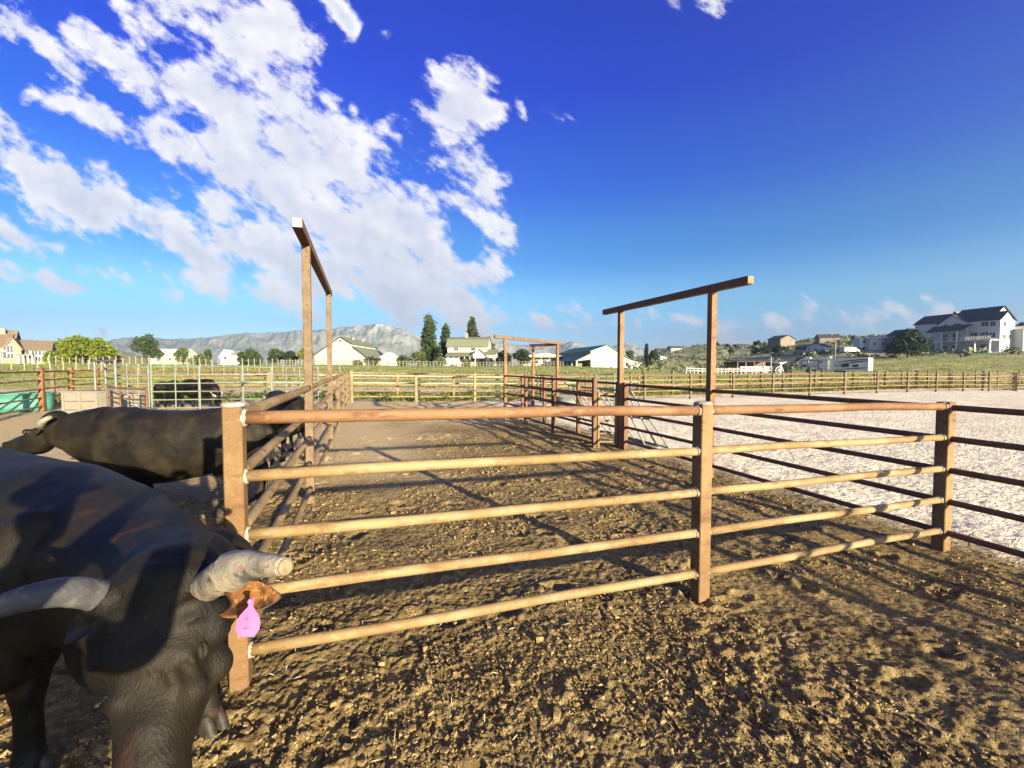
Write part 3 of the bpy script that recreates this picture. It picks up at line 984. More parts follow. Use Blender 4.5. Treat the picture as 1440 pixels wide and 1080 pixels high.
def ear_part(base, direction, up, length, width, parent, origin, name='ear', inside=None):
    """cupped leaf-shaped ear, open towards `up`"""
    d = Vector(direction).normalized(); u = Vector(up); u = (u - d * u.dot(d)).normalized(); s = d.cross(u)
    vs = []; fs = []; nu, nv = 12, 9
    def ring(off):
        for i in range(nu):
            t = i / (nu - 1)
            w = width * max(.05, (math.sin(math.pi * (.10 + t * .85))) ** .6)
            for j in range(nv):
                k = j / (nv - 1) * 2 - 1
                cup = (k * k) * w * .55 * (1 - .5 * t)
                p = Vector(base) + d * length * t * (1 - .08 * k * k) + s * k * w * .5 + u * (cup + off - .01 * t * t)
                vs.append(p - Vector(origin))
    ring(0.0); ring(-.008)
    B = nu * nv
    for i in range(nu - 1):
        for j in range(nv - 1):
            a = i * nv + j
            fs.append((a, a + 1, a + nv + 1, a + nv)); fs.append((B + a, B + a + nv, B + a + nv + 1, B + a + 1))
    rim = [j for j in range(nv)] + [i * nv + nv - 1 for i in range(1, nu)] + [(nu - 1) * nv + j for j in range(nv - 2, -1, -1)] + [i * nv for i in range(nu - 2, 0, -1)]
    for i in range(len(rim)):
        a, b = rim[i], rim[(i + 1) % len(rim)]
        fs.append((a, B + a, B + b, b))
    me = bpy.data.meshes.new(name); me.from_pydata([tuple(v) for v in vs], [], fs)
    me.materials.append(M['ear_out']); me.materials.append(inside or M['ear_out'])
    for i, p in enumerate(me.polygons):
        p.use_smooth = True
        if i < 2 * (nu - 1) * (nv - 1) and i % 2 == 0: p.material_index = 1
    me.update()
    o = bpy.data.objects.new(name, me); col.objects.link(o); o.parent = parent
    return o


def horn_part(pts, radii, parent, origin, mat, endmat=None, name='horn', ragged=None):
    mb = MB()
    n = 16; P = [Vector(p) for p in pts]
    # resample smoothly
    Q = []; R = []
    for i in range(len(P) - 1):
        p0, p1, p2, p3 = P[max(i - 1, 0)], P[i], P[i + 1], P[min(i + 2, len(P) - 1)]
        for k in range(5):
            t = k / 5; t2 = t * t; t3 = t2 * t
            Q.append(0.5 * ((2 * p1) + (p2 - p0) * t + (2 * p0 - 5 * p1 + 4 * p2 - p3) * t2 + (3 * p1 - p0 - 3 * p2 + p3) * t3) - Vector(origin))
            R.append((radii[i] * (1 - t) + radii[i + 1] * t) * (1 + .035 * math.sin(2.3 * len(R)) * (1 if i < 2 else .4)))
    Q.append(P[-1] - Vector(origin)); R.append(radii[-1])
    mb.tube(Q, R, n=n)
    o = mb.build(name, mat, parent)
    if ragged:
        k0, k1 = ragged; rr = random.Random(9); sh = MB(); m = 22; rings = list(range(k0, k1))
        vs = []; fs = []
        for q, i in enumerate(rings):
            t = (Q[i + 1] - Q[i - 1]).normalized(); a = t.cross(Vector((0, 0, 1))).normalized(); c = a.cross(t)
            for j in range(m):
                an = 2 * math.pi * j / m
                off = rr.uniform(-.014, .010) if q == 0 else 0
                rad = R[i] * (1.13 + .02 * math.sin(3 * an) + rr.uniform(-.012, .012) + (.05 if q == 0 else 0) - .075 * q / (len(rings) - 1))
                vs.append(Q[i] + t * off + (a * math.cos(an) + c * math.sin(an)) * rad)
        for q in range(len(rings) - 1):
            for j in range(m): fs.append((q * m + j, q * m + (j + 1) % m, (q + 1) * m + (j + 1) % m, (q + 1) * m + j))
        sh.add(vs, fs, True); sh.build('horn_sheath', mat, o)
    if endmat:
        e = MB(); t = (Q[-1] - Q[-2]).normalized()
        e.tube([Q[-1] - t * .001, Q[-1] + t * .004, Q[-1] + t * .006], [R[-1] * 1.0, R[-1] * .96, R[-1] * .6], n=n)
        e.build('horn_tip', endmat, o)
    return o


def cwp(X, Z, z):
    return Vector((RX * X + FX * Z, RY * X + FY * Z, z))


def near_bull():
    org = cwp(-2.0, 1.95, 0.0)
    root = empty('bull', org)
    tag(root, 'nearest black bull with a pink ear tag, lowered horned head in the lower left corner', 'bull')
    O = org
    mb = MB()
    # torso from rump (out of frame) to shoulder, then the neck swinging round to the camera
    body = [(cwp(-4.15, 3.02, .94), .20, .24), (cwp(-3.9, 2.92, .89), .31, .35), (cwp(-3.4, 2.68, .85), .36, .38), (cwp(-2.8, 2.38, .83), .39, .40),
            (cwp(-2.25, 2.10, .86), .34, .40), (cwp(-1.85, 1.90, .88), .29, .35), (cwp(-1.50, 1.70, .90), .245, .28), (cwp(-1.22, 1.50, .94), .205, .225),
            (cwp(-1.05, 1.34, 1.02), .175, .19), (cwp(-.95, 1.21, 1.08), .14, .15)]
    loft(mb, body, n=28, power=2.2)
    # hump over the withers, shoulder blades, brisket
    ball(mb, cwp(-2.15, 2.02, 1.07), .20, scale=(1.3, 1.0, .75))
    ball(mb, cwp(-1.88, 1.68, .88), .22, scale=(1, .7, 1.35)); ball(mb, cwp(-1.74, 2.06, .78), .17, scale=(1, .7, 1.3))
    ball(mb, cwp(-1.55, 1.72, .66), .20, scale=(1, 1, 1.1))
    ball(mb, cwp(-1.12, 1.54, .98), .165)
    # head
    lat = (Vector((RX, RY, 0)) * math.cos(math.radians(24)) + Vector((FX, FY, 0)) * math.sin(math.radians(24))).normalized()
    S0 = at(222, 808, 1.08); S1 = at(192, 1135, .86)
    ax = (S1 - S0).normalized(); L = (S1 - S0).length
    nrm = ax.cross(lat).normalized()
    if nrm.dot(-S0) < 0 and nrm.dot(cam.location - S0) < 0: nrm = -nrm
    if nrm.dot(cam.location - S0) < 0: nrm = -nrm
    lat = (lat - ax * lat.dot(ax)).normalized()
    prof = [(-.03, .100, .075, 0), (.05, .130, .10, 0), (.16, .130, .125, .004), (.30, .126, .150, .004), (.42, .117, .158, 0), (.55, .101, .142, -.004), (.70, .083, .112, -.004),
            (.84, .068, .088, 0), (.95, .074, .080, 0), (1.04, .068, .066, -.006)]
    chain = [(S0 + ax * (t * L) + nrm * (o_ - hh), ww, hh) for t, ww, hh, o_ in prof]
    loft(mb, chain, side=lat, n=28, power=2.7, sub=5)
    def face(t, l, out=0.0):
        for a, b in zip(prof[:-1], prof[1:]):
            if a[0] <= t <= b[0]:
                k = (t - a[0]) / (b[0] - a[0]); ww = a[1] + (b[1] - a[1]) * k; hh = a[2] + (b[2] - a[2]) * k; oo = a[3] + (b[3] - a[3]) * k
        q = min(abs(l), .999)
        hgt = hh * (1 - q ** 2.7) ** (1 / 2.7)
        return S0 + ax * (t * L) + lat * (l * ww) + nrm * (oo - hh + hgt + out)
    ball(mb, face(.045, .96, -.05), .062); ball(mb, face(.045, -.9, -.05), .055)
    # brow ridges, cheeks, nostrils, jaw
    for s in (-1, 1):
        ball(mb, face(.33, s * .88, -.03), .042, scale=(1, 1, 1.0))
        ball(mb, face(.24, s * .80, -.045), .05)
        if s > 0: ball(mb, face(.50, s * .90, -.085), .052)
        ball(mb, face(.97, s * .62, -.008), .026)
        ball(mb, face(.05, s * .85, -.03), .045)
    loft(mb, [(face(.02, 0, -.03), .085, .05), (face(.0, 0, -.09), .12, .10), (cwp(-.98, 1.24, 1.10), .15, .15)], side=lat, n=20)
    # throat
    loft(mb, [(S0 + ax * .20 - nrm * .24, .075, .08), (cwp(-1.10, 1.45, .86), .10, .14), (cwp(-1.45, 1.68, .72), .12, .16)], n=18)
    # legs
    def leg(hip, knee, fet, hoof, r=1.0):
        loft(mb, [(hip, .135 * r, .15 * r), (hip.lerp(knee, .55), .092 * r, .11 * r), (knee + (hip - knee) * .12, .064 * r, .07 * r), (knee, .060 * r, .064 * r),
                  (knee.lerp(fet, .35), .042 * r, .046 * r), (knee.lerp(fet, .85), .044 * r, .048 * r), (fet, .052 * r, .055 * r), (hoof + Vector((0, 0, .07)), .050 * r, .055 * r)],
             side=(FX, FY, 0), n=16)
    hd = Vector((RX, RY, 0)) * .9 + Vector((FX, FY, 0)) * -.43
    feet = []
    for hip, knee, fet in ((cwp(-1.95, 1.72, .80), cwp(-1.97, 1.70, .44), cwp(-2.0, 1.72, .13)), (cwp(-1.62, 2.08, .78), cwp(-1.46, 2.02, .42), cwp(-1.47, 2.0, .13)),
                           (cwp(-3.95, 2.72, .78), cwp(-4.05, 2.72, .48), cwp(-4.0, 2.70, .13)), (cwp(-3.75, 3.12, .78), cwp(-3.8, 3.15, .48), cwp(-3.75, 3.13, .13))):
        ft = fet + hd * .03; ft.z = float(surf(ft.x, ft.y))
        leg(hip, knee, fet, ft); feet.append(ft)
    # lumpy bone and muscle on the head, hollows beside the nose
    for (t0, l0, o0, r0) in ((.10, .0, -.05, .062), (.20, .62, -.040, .045), (.20, -.62, -.040, .045), (.60, .75, -.045, .036), (.72, .0, -.045, .050), (.40, .0, -.058, .062), (.56, -.6, -.03, .03)):
        ball(mb, face(t0, l0, o0), r0)
    for (X_, Z_, z_, r_) in ((-2.45, 1.93, .92, .15), (-2.75, 2.05, .72, .2), (-3.1, 2.25, .95, .16), (-2.0, 1.62, .62, .13), (-1.72, 1.62, .98, .10), (-1.42, 1.50, .84, .10)):
        ball(mb, cwp(X_, Z_, z_), r_, scale=(1, .8, 1.2))
    # skin folds beside the eye and over the brow
    for (t0, l0, t1, l1) in ((.40, .52, .50, .80), (.27, .45, .24, .88), (.46, .30, .60, .62), (.20, .3, .14, .8)):
        loft(mb, [(face(t0, l0, -.004), .012, .006), (face((t0 + t1) / 2, (l0 + l1) / 2, 0), .014, .008), (face(t1, l1, -.004), .010, .006)], n=10)
    body = fuse(mb, 'body', .0105, 7, M['hide'], root, O, wrinkle=.005)
    bpy.context.view_layer.update()
    for ft in feet:
        for s in (-1, 1):
            h = MB(); c = ft + hd.cross(Vector((0, 0, 1))).normalized() * .026 * s - O
            loft(h, [(c + Vector((0, 0, .075)), .024, .046), (c + hd * .02 + Vector((0, 0, .03)), .028, .058), (c + hd * .03 + Vector((0, 0, .0)), .031, .066)], side=hd.cross(Vector((0, 0, 1))), n=12, sub=2)
            h.build('hoof', M['hoof'], root)
    # horns
    horn_part([at(280, 832, 1.19), at(306, 815, 1.08), at(334, 800, 1.01), at(368, 795, .97), at(401, 797, .93)], [.036, .043, .0385, .027, .0185], root, O, M['horn'], M['horn_end'], ragged=(9, 15))
    horn_part([at(192, 852, 1.20), at(150, 840, 1.08), at(95, 832, .99), at(35, 842, .93), at(-30, 860, .90), at(-80, 858, .88)], [.034, .037, .033, .028, .021, .010], root, O, M['horn_shaded'])
    # ears
    eb = at(322, 850, 1.03)
    ear_part(eb, at(398, 836, 1.0) - eb, (cam.location - eb) + Vector((0, 0, .35)), .138, .082, root, O, inside=M['ear_in'])
    el = at(152, 872, 1.08)
    ear_part(el, at(70, 900, 1.10) - el, (cam.location - el) + Vector((0, 0, .5)), .15, .07, root, O)
    # eyes with lids
    for s in (1, -1):
        c = face(.345, s * .955, -.012) - O
        if s == 1:
            src = cam.location - O; dr = (at(282, 917, 1.0) - cam.location).normalized()
            ok, hit, nn_, _ = body.ray_cast(src, dr)
            if ok: c = hit - nn_ * .0085; lat_out = nn_
        e = MB(); ball(e, c, .0165, n=10); eo = e.build('eye', M['eye'], root)
        for up in (1, -1):
            lid = MB()
            out = (lat * s * .75 + nrm * .65).normalized()
            pts = []
            for k in range(9):
                a = (k / 8 - .5) * math.pi
                tdir = (Vector((RX, RY, 0)) * .62 + Vector((0, 0, .78))).normalized() if s == 1 else ax.copy()
                tdir = (tdir - out * tdir.dot(out)).normalized(); vdir = out.cross(tdir)
                pts.append(c + tdir * math.sin(a) * .021 + vdir * up * math.cos(a) * .0065 + out * .0165 * math.cos(a * .7))
            lid.tube(pts, [.003, .005, .0065, .0075, .008, .0075, .0065, .005, .003], n=8)
            lid.build('eyelid', M['hide'], eo)
    # pink tag in the ear
    tg = bpy.data.objects.new('ear_tag', None)
    bpy.data.objects.remove(tg)
    tp = at(349, 868, .975); right = (at(369, 868, .975) - tp).normalized(); dn = (at(347, 890, .965) - at(354, 842, .985)).normalized()
    thick = right.cross(dn).normalized() * .0025
    outl = [(.10, -.0), (.13, 0), (.15, .35), (.19, .42), (.62, .5), (.97, .52), (1.0, .5)]
    s_ = .080
    poly2 = [(-.004, 0), (.004, 0), (.0055, .018), (.021, .036), (.0265, .05), (.0265, .066), (.017, .080), (-.017, .080), (-.0265, .066), (-.0265, .05), (-.021, .036), (-.0055, .018)]
    t0 = at(354, 841, .965)
    t = MB(); t.prism([t0 + right * a + dn * b - O for a, b in poly2], thick)
    to = t.build('ear_tag', M['tag'], root)
    ink = MB()
    c0 = t0 + dn * .040 - O
    tow = thick.normalized() if (cam.location - t0).dot(thick) > 0 else -thick.normalized()
    offp = tow * .0032 + (thick if tow.dot(thick) > 0 else Vector((0, 0, 0)))
    ink.tube([c0 + offp + right * -.001, c0 + dn * .011 + offp + right * .001, c0 + dn * .022 + offp], .0009, n=5)
    ink.tube([c0 + dn * .023 + offp - right * .006, c0 + dn * .0225 + offp + right * .008], .0007, n=5)
    ink.tube([c0 + offp - right * .001, c0 + dn * .004 + offp - right * .005], .0007, n=5)
    ink.build('tag_mark', M['tag_ink'], to)
    b = MB(); ball(b, t0 + dn * .006 + tow * .005 - O, .006, n=6); b.build('tag_button', M['tag'], to)
    # tail hangs at the rump
    tl = MB(); tl.tube([cwp(-4.2, 3.05, 1.05) - O, cwp(-4.32, 3.1, .9) - O, cwp(-4.33, 3.1, .5) - O, cwp(-4.32, 3.1, .35) - O], [.03, .022, .016, .04], n=8)
    tl.build('tail', M['hide'], root)
    return root


near_bull()


def standing_bull(name, label, head='low', voxel=.014, mat=None, group=None, hornmat=None, hornlen=1.0):
    """whole bull in its own frame: forward +x, ground z=0"""
    mat = mat or M['hide_dust_sheen']
    root = empty(name)
    tag(root, label, 'bull', group)
    mb = MB()
    torso = [((-1.02, 0, 1.02), .12, .16), ((-.90, 0, .98), .25, .29), ((-.62, 0, .94), .31, .38), ((-.25, 0, .86), .36, .43), ((.15, 0, .83), .37, .46),
             ((.50, 0, .88), .31, .45), ((.78, 0, .95), .23, .36), ((.98, 0, .98), .18, .27)]
    loft(mb, torso, n=28, power=2.25)
    ball(mb, (.50, 0, 1.19), .20, scale=(1.9, .8, .7))
    ball(mb, (-.80, 0, 1.16), .16, scale=(1.4, 1.2, .7))
    for s in (-1, 1):
        ball(mb, (.50, s * .17, .86), .23, scale=(1.0, .55, 1.35)); ball(mb, (-.72, s * .14, .88), .25, scale=(1, .6, 1.25))
    ball(mb, (.78, 0, .62), .16, scale=(1, .8, 1.2))
    if head == 'low': pn, p0, p1 = Vector((1.15, 0, 1.05)), Vector((1.32, 0, 1.16)), Vector((1.78, 0, .90))
    elif head == 'graze': pn, p0, p1 = Vector((1.18, 0, .80)), Vector((1.36, 0, .62)), Vector((1.56, 0, .14))
    else: pn, p0, p1 = Vector((1.15, 0, 1.12)), Vector((1.30, 0, 1.34)), Vector((1.70, 0, 1.12))
    loft(mb, [((.72, 0, 1.02), .22, .32), (pn * .5 + Vector((.46, 0, .50)), .18, .25), (pn, .15, .20), (p0 - (p1 - p0) * .12, .11, .12)], side=(0, 1, 0), n=24)
    ax = (p1 - p0).normalized(); L = (p1 - p0).length; lat = Vector((0, 1, 0)); nrm = lat.cross(ax)
    if nrm.z < 0 or (head == 'graze' and nrm.x < 0): nrm = -nrm
    prof = [(-.02, .095, .075), (.08, .118, .10), (.2, .12, .125), (.34, .124, .15), (.46, .115, .158), (.58, .095, .14), (.72, .076, .108), (.86, .070, .088), (.96, .074, .078), (1.03, .066, .062)]
    loft(mb, [(p0 + ax * (t * L) - nrm * hh, ww, hh) for t, ww, hh in prof], side=lat, n=24, power=2.6)
    for s in (-1, 1):
        ball(mb, p0 + ax * .33 * L + lat * s * .105 - nrm * .03, .04); ball(mb, p0 + ax * .97 * L + lat * s * .04 - nrm * .01, .025)
    for (x, y, front) in ((.52, .19, 1), (.40, -.19, 1), (-.70, .19, 0), (-.86, -.19, 0)):
        if front: ch = [((x, y, .72), .11, .15), ((x, y, .52), .07, .09), ((x + .01, y, .40), .056, .064), ((x, y, .26), .038, .044), ((x, y, .13), .046, .052), ((x + .02, y, .06), .046, .056)]
        else: ch = [((x, y, .82), .13, .22), ((x + .02, y, .62), .085, .14), ((x - .08, y, .46), .052, .075), ((x - .06, y, .28), .040, .048), ((x - .03, y, .13), .048, .054), ((x, y, .06), .048, .058)]
        loft(mb, ch, side=(0, 1, 0), n=14)
    loft(mb, [((-.35, 0, .50), .09, .05), ((-.1, 0, .46), .07, .06), ((.0, 0, .42), .03, .04)], n=12)
    loft(mb, [((-1.04, 0, 1.10), .05, .05), ((-1.14, 0, .98), .035, .035), ((-1.15, 0, .7), .024, .024), ((-1.13, 0, .5), .022, .022)], side=(0, 1, 0), n=10)
    fuse(mb, 'body', voxel, int(.2 / voxel), mat, root, wrinkle=.007)
    tuft = MB(); rr = random.Random(5)
    for k in range(26):
        a = rr.uniform(0, 6.28); q = rr.uniform(.01, .05)
        tuft.tube([(-1.13, 0, .52), (-1.13 + math.cos(a) * q, math.sin(a) * q, .36), (-1.13 + math.cos(a) * q * 1.2, math.sin(a) * q * 1.2, .2 + rr.uniform(-.05, .05))], [.01, .009, .002], n=4)
    tuft.build('tail_tuft', M['tail_hair'], root)
    for (x, y, front) in ((.52, .19, 1), (.40, -.19, 1), (-.70, .19, 0), (-.86, -.19, 0)):
        for s in (-1, 1):
            h = MB(); loft(h, [((x + .015, y + s * .026, .08), .023, .044), ((x + .04, y + s * .027, .035), .027, .056), ((x + .05, y + s * .028, .01), .030, .064)], side=(0, 1, 0), n=10, sub=2)
            h.build('hoof', M['hoof'], root)
    back = -ax
    for s in (-1, 1):
        b = p0 + ax * .02 + lat * s * .09 - nrm * .05
        t = b + lat * s * .14 * hornlen + back * .22 * hornlen - nrm * .03
        horn_part([b, b.lerp(t, .35) + lat * s * .03, b.lerp(t, .7) + lat * s * .03, t], [.042, .040, .032, .021], root, (0, 0, 0), hornmat or M['horn_pale'], M['horn_end'])
        e = p0 + ax * .12 * L + lat * s * .10 - nrm * .10
        ear_part(e, lat * s * .75 + back * .7 - nrm * .15, lat * s * .5 + nrm * .3 + ax * .5, .18, .085, root, (0, 0, 0))
        ev = MB(); ball(ev, p0 + ax * .34 * L + lat * s * .122 - nrm * .035, .019, n=8); ev.build('eye', M['eye'], root)
    return root


b2 = standing_bull('bull', 'dusty black bull side on behind the nearest one, short pale horn, facing left', hornlen=1.5)
b2.location = (-2.12, 6.0, gz(-2.12, 6.0)); b2.rotation_euler = (0, 0, math.radians(165)); b2.scale = (.99, 1.05, .925)
b3 = standing_bull('bull', 'black bull behind the alley fence, between the two tall posts', head='low', voxel=.02, mat=M['hide'])
b3.location = (-1.42, 9.2, gz(-1.42, 9.2)); b3.rotation_euler = (0, 0, math.radians(110)); b3.scale = (.92, .92, .92)
b4 = standing_bull('bull', 'distant black bull grazing beyond the grey panels, the larger of two', head='graze', voxel=.025, mat=M['hide'])
p = on_ground(278, 16.8)
b4.location = p; b4.rotation_euler = (0, 0, math.radians(-42)); b4.scale = (.88,) * 3
b5 = copy_tree(b4)
tag(b5, 'distant black bull seen from behind beyond the grey panels, left of its mate')
p = on_ground(236, 17.2)
b5.location = p; b5.rotation_euler = (0, 0, math.radians(88)); b5.scale = (.82,) * 3


# ------------------------------------------------------------------ trees and plants
M['leaf_mid'] = material('leaf_mid', [(0.031, 0.0527, 0.0136), (0.0558, 0.0806, 0.0217)], scale=1.2, rough=.8, translucent=.25)
M['leaf_dark'] = material('leaf_dark', [(0.0136, 0.0279, 0.0099), (0.0279, 0.0465, 0.0155)], scale=1.2, rough=.8, translucent=.2)
M['leaf_bright'] = material('leaf_bright', [(0.1054, 0.1612, 0.0124), (0.186, 0.2046, 0.0155)], scale=.35, rough=.8, translucent=.35)
M['leaf_pale'] = material('leaf_pale', [(0.0744, 0.0992, 0.031), (0.124, 0.1364, 0.0496)], scale=1, rough=.85, translucent=.3)
M['leaf_purple'] = material('leaf_purple', [(0.0248, 0.0124, 0.0155), (0.0434, 0.0186, 0.0217)], scale=1, rough=.85, translucent=.2)
M['wood_grey'] = material('wood_grey', [(0.168, 0.152, 0.12), (0.208, 0.192, 0.156)], scale=5, rough=.9, coords='object', stretch=(1, 1, 8))
M['sage'] = material('sage', [(0.0992, 0.1178, 0.062), (0.1736, 0.1798, 0.1054), (0.062, 0.0806, 0.0372)], scale=.6, rough=.95)
M['weed'] = material('weed', [(0.062, 0.1054, 0.0186), (0.1488, 0.1674, 0.0372), (0.248, 0.2232, 0.093)], scale=.5, rough=.9, translucent=.25)
M['bark'] = material('bark', [(0.062, 0.0465, 0.031), (0.1054, 0.0806, 0.0558)], scale=3, rough=.95)


def leaf_cloud(centres, radii, n, size, squash=1.0, seed=0, inner=.35):
    """n leaf sprays spread through a set of lobes"""
    r = np.random.default_rng(seed)
    centres = np.array(centres, float); radii = np.array(radii, float)
    wts = radii ** 2; k = r.choice(len(centres), n, p=wts / wts.sum())
    d = r.normal(size=(n, 3)); d /= np.linalg.norm(d, axis=1)[:, None]
    rad = radii[k] * (inner + (1 - inner) * r.random(n) ** .45) * (1 + .22 * r.normal(size=n) * (r.random(n) < .3))
    p = centres[k] + d * rad[:, None] * np.array([1, 1, squash])
    a = r.normal(size=(n, 3)) + d * .2; a /= np.linalg.norm(a, axis=1)[:, None]
    b = np.cross(a, r.normal(size=(n, 3))); b /= np.linalg.norm(b, axis=1)[:, None] + 1e-9
    s = size * np.exp(r.normal(0, .35, n))[:, None]
    m = p + a * s * .25
    co = np.stack([p - a * s, m - b * s * .5, p + a * s * 1.1, m + b * s * .5], 1).reshape(-1, 3)
    q = np.arange(n * 4).reshape(-1, 4)
    return co, q


def tree(label, px, Z, ytop, wpx, kind='round', mat='leaf_mid', group=None, name='tree', base=None, n=None, cat='tree'):
    p = on_ground(px, Z) if base is None else base
    zt = at(px, ytop, Z).z
    H = max(zt - p.z, .8); W = wpx / FPX * Z
    root = empty(name, p, random.uniform(0, 6))
    tag(root, label, cat, group)
    sd_ = int(px * 13 + Z); r = random.Random(sd_)
    C = []; R = []
    trunk = MB()
    if kind == 'poplar':
        for i in range(26):
            t = .10 + .88 * i / 25
            w = W * .52 * math.sin(math.pi * (.12 + .80 * t)) ** .55
            a = r.uniform(0, 6.28); q = r.uniform(.1, .42) * w
            C.append((q * math.cos(a), q * math.sin(a), H * t * .97)); R.append(w * r.uniform(.34, .5) + .08)
        trunk.tube([(0, 0, -.3), (0, 0, H * .3), (0, 0, H * .9)], [W * .07, W * .05, .03], n=7)
        co, q = leaf_cloud(C, R, n or 3600, .30, 1.7, sd_)
    elif kind == 'cone':
        for i in range(16):
            t = i / 15; w = W * .5 * (1 - t) ** .8 + .05
            for k in range(3):
                a = r.uniform(0, 6.28); C.append((w * .5 * math.cos(a), w * .5 * math.sin(a), H * (.08 + .9 * t))); R.append(w * .55)
        trunk.tube([(0, 0, -.3), (0, 0, H * .9)], [.14, .03], n=6)
        co, q = leaf_cloud(C, R, n or 900, .28, .8, sd_)
    elif kind == 'bush':
        for i in range(9):
            a = r.uniform(0, 6.28); q = r.uniform(0, .34) * W
            C.append((q * math.cos(a), q * math.sin(a), H * r.uniform(.25, .62))); R.append(min(H * .42, W * .3) * r.uniform(.7, 1.15))
        trunk.tube([(0, 0, -.3), (0, 0, H * .5)], [.08, .03], n=6)
        co, q = leaf_cloud(C, R, n or 1100, .22, .9, sd_)
    else:
        low = .30 if kind == 'round' else .16
        for i in range(24 if kind == 'spread' else 15):
            a = r.uniform(0, 6.28); t = r.uniform(0, 1)
            z = H * (low + (.84 - low) * t)
            w = W * .5 * math.sqrt(max(.05, 1 - (2 * t - .75) ** 2 * .75)) * .68
            q = w * math.sqrt(r.random())
            C.append((q * math.cos(a), q * math.sin(a), z)); R.append(r.uniform(.14, .24) * min(W, H * 1.3))
        trunk.tube([(0, 0, -.3), (.1, 0, H * .2), (.15, .1, H * .55)], [W * .035 + .05, W * .03 + .03, .05], n=8)
        for c in C[:7]:
            trunk.tube([(.1, 0, H * .22), (c[0] * .5, c[1] * .5, c[2] * .7 + H * .05), c], [.12, .07, .02], n=5)
        co, q = leaf_cloud(C, R, n or (4200 if kind == 'spread' else 2200), .26 if Z < 130 else .36, .8, sd_)
    trunk.build('trunk', M['bark'], root)
    link('crown', fast_mesh('crown', co, quads=q), M[mat], root)
    return root


def seat(px, yb, z0=85, z1=330):
    """distance at which the land, seen along column px, rises to picture row yb"""
    best = z1
    for Z in np.arange(z0, z1, 1.5):
        g = on_ground(px, Z)
        row = 515 - (g.z - EYE) * FPX / Z
        if row <= yb: best = Z; break
    return float(best)


T = [
    ('broad yellow-green tree beside the tan roofed house at left', 115, 84, 471, 100, 'spread', 'leaf_bright'),
    ('upright green tree standing alone against the far mountains', 208, 112, 468, 44, 'round', 'leaf_mid'),
    ('low dark purple bush at the foot of the yellow-green tree', 156, 88, 499, 20, 'bush', 'leaf_purple'),
    ('small sparse tree just left of the tiny white gable house', 258, 118, 488, 22, 'round', 'leaf_pale'),
    ('small dark pointed tree between the sparse tree and white gable', 294, 125, 489, 13, 'round', 'leaf_mid'),
    ('low olive bush in front of the small dark pointed tree', 283, 110, 497, 36, 'bush', 'leaf_pale'),
    ('wide clump of green trees right of the tiny white gable house', 351, 118, 491, 42, 'spread', 'leaf_mid'),
    ('green tree at the left of the two behind the first tall post', 388, 120, 491, 30, 'round', 'leaf_mid'),
    ('dark green round tree left of the first tall post', 409, 116, 494, 26, 'round', 'leaf_dark'),
    ('bright green narrow tree seen right behind the first tall post', 430, 112, 486, 20, 'round', 'leaf_bright'),
    ('tallest columnar poplar, left of the gambrel roofed house', 603, 112, 443, 29, 'poplar', 'leaf_mid'),
    ('thin poplar with a split top beside the gambrel roofed house', 627, 118, 456, 20, 'poplar', 'leaf_mid'),
    ('poplar rising behind the roof of the gambrel house', 665, 126, 446, 23, 'poplar', 'leaf_mid'),
    ('dark tree at the foot of the tallest poplar', 616, 110, 485, 18, 'round', 'leaf_dark'),
    ('green bush at the corner of the white barn with stepped roof', 565, 101, 497, 22, 'bush', 'leaf_mid'),
    ('pale loose tree left of the tallest poplar', 588, 104, 494, 28, 'round', 'leaf_pale'),
    ('pale bush in front of the gambrel house wall', 619, 98, 500, 20, 'bush', 'leaf_pale'),
    ('small pale bush at the porch of the gambrel house', 655, 96, 505, 14, 'bush', 'leaf_pale'),
    ('pale willow behind the annex of the gambrel house', 690, 128, 480, 26, 'round', 'leaf_pale'),
    ('dark round tree left of the distant frame post', 707, 100, 493, 26, 'round', 'leaf_dark'),
    ('dark round tree right of the distant frame post', 735, 103, 491, 27, 'round', 'leaf_dark'),
    ('green bush by the barn wall under the stepped roof, left one', 503, 104, 503, 12, 'bush', 'leaf_mid'),
    ('green bush by the barn wall under the stepped roof, middle one', 524, 104, 501, 22, 'bush', 'leaf_mid'),
    ('green bush by the barn wall under the stepped roof, right one', 545, 103, 502, 16, 'bush', 'leaf_mid'),
    ('pale tree right behind the green roofed barn', 886, 125, 489, 17, 'round', 'leaf_pale'),
    ('thin dark cypress right of the green roofed barn', 909, 128, 484, 5, 'poplar', 'leaf_dark'),
    ('green tree right of the thin cypress', 918, 130, 491, 18, 'round', 'leaf_mid'),
]
for l, px, Z, yt, w, k, m in T:
    tree(l, px, Z, yt, w, k, m)
for l, px, yb, yt, w, k, m in [
    ('dark tree touching the far tall frame post on the hill crest', 1006, 489, 481, 9, 'round', 'leaf_dark'),
    ('small tree on the hill crest right of the far tall post', 1022, 488, 483, 12, 'bush', 'leaf_dark'),
    ('lone round tree on the open slope below the hill crest', 1028, 500, 489, 9, 'round', 'leaf_mid'),
    ('dark tree on the hill crest left of the hillside houses', 1064, 487, 479, 12, 'round', 'leaf_dark'),
    ('large conifer left of the tan hillside house', 1075, 497, 478, 17, 'cone', 'leaf_dark'),
    ('rounded dark tree at the foot of the large conifer', 1094, 498, 485, 19, 'round', 'leaf_dark'),
    ('low tree left of the large conifer on the slope', 1060, 498, 489, 10, 'round', 'leaf_mid'),
    ('small conifer left of two on the crest behind the white trailer', 1198, 481, 474, 5, 'cone', 'leaf_dark'),
    ('small conifer right of two on the crest behind the white trailer', 1212, 480, 475, 5, 'cone', 'leaf_dark'),
    ('wide dark tree on the crest right of the small conifers', 1221, 479, 473, 14, 'bush', 'leaf_dark'),
]:
    tree(l, px, seat(px, yb), yt, w, k, m, n=700)
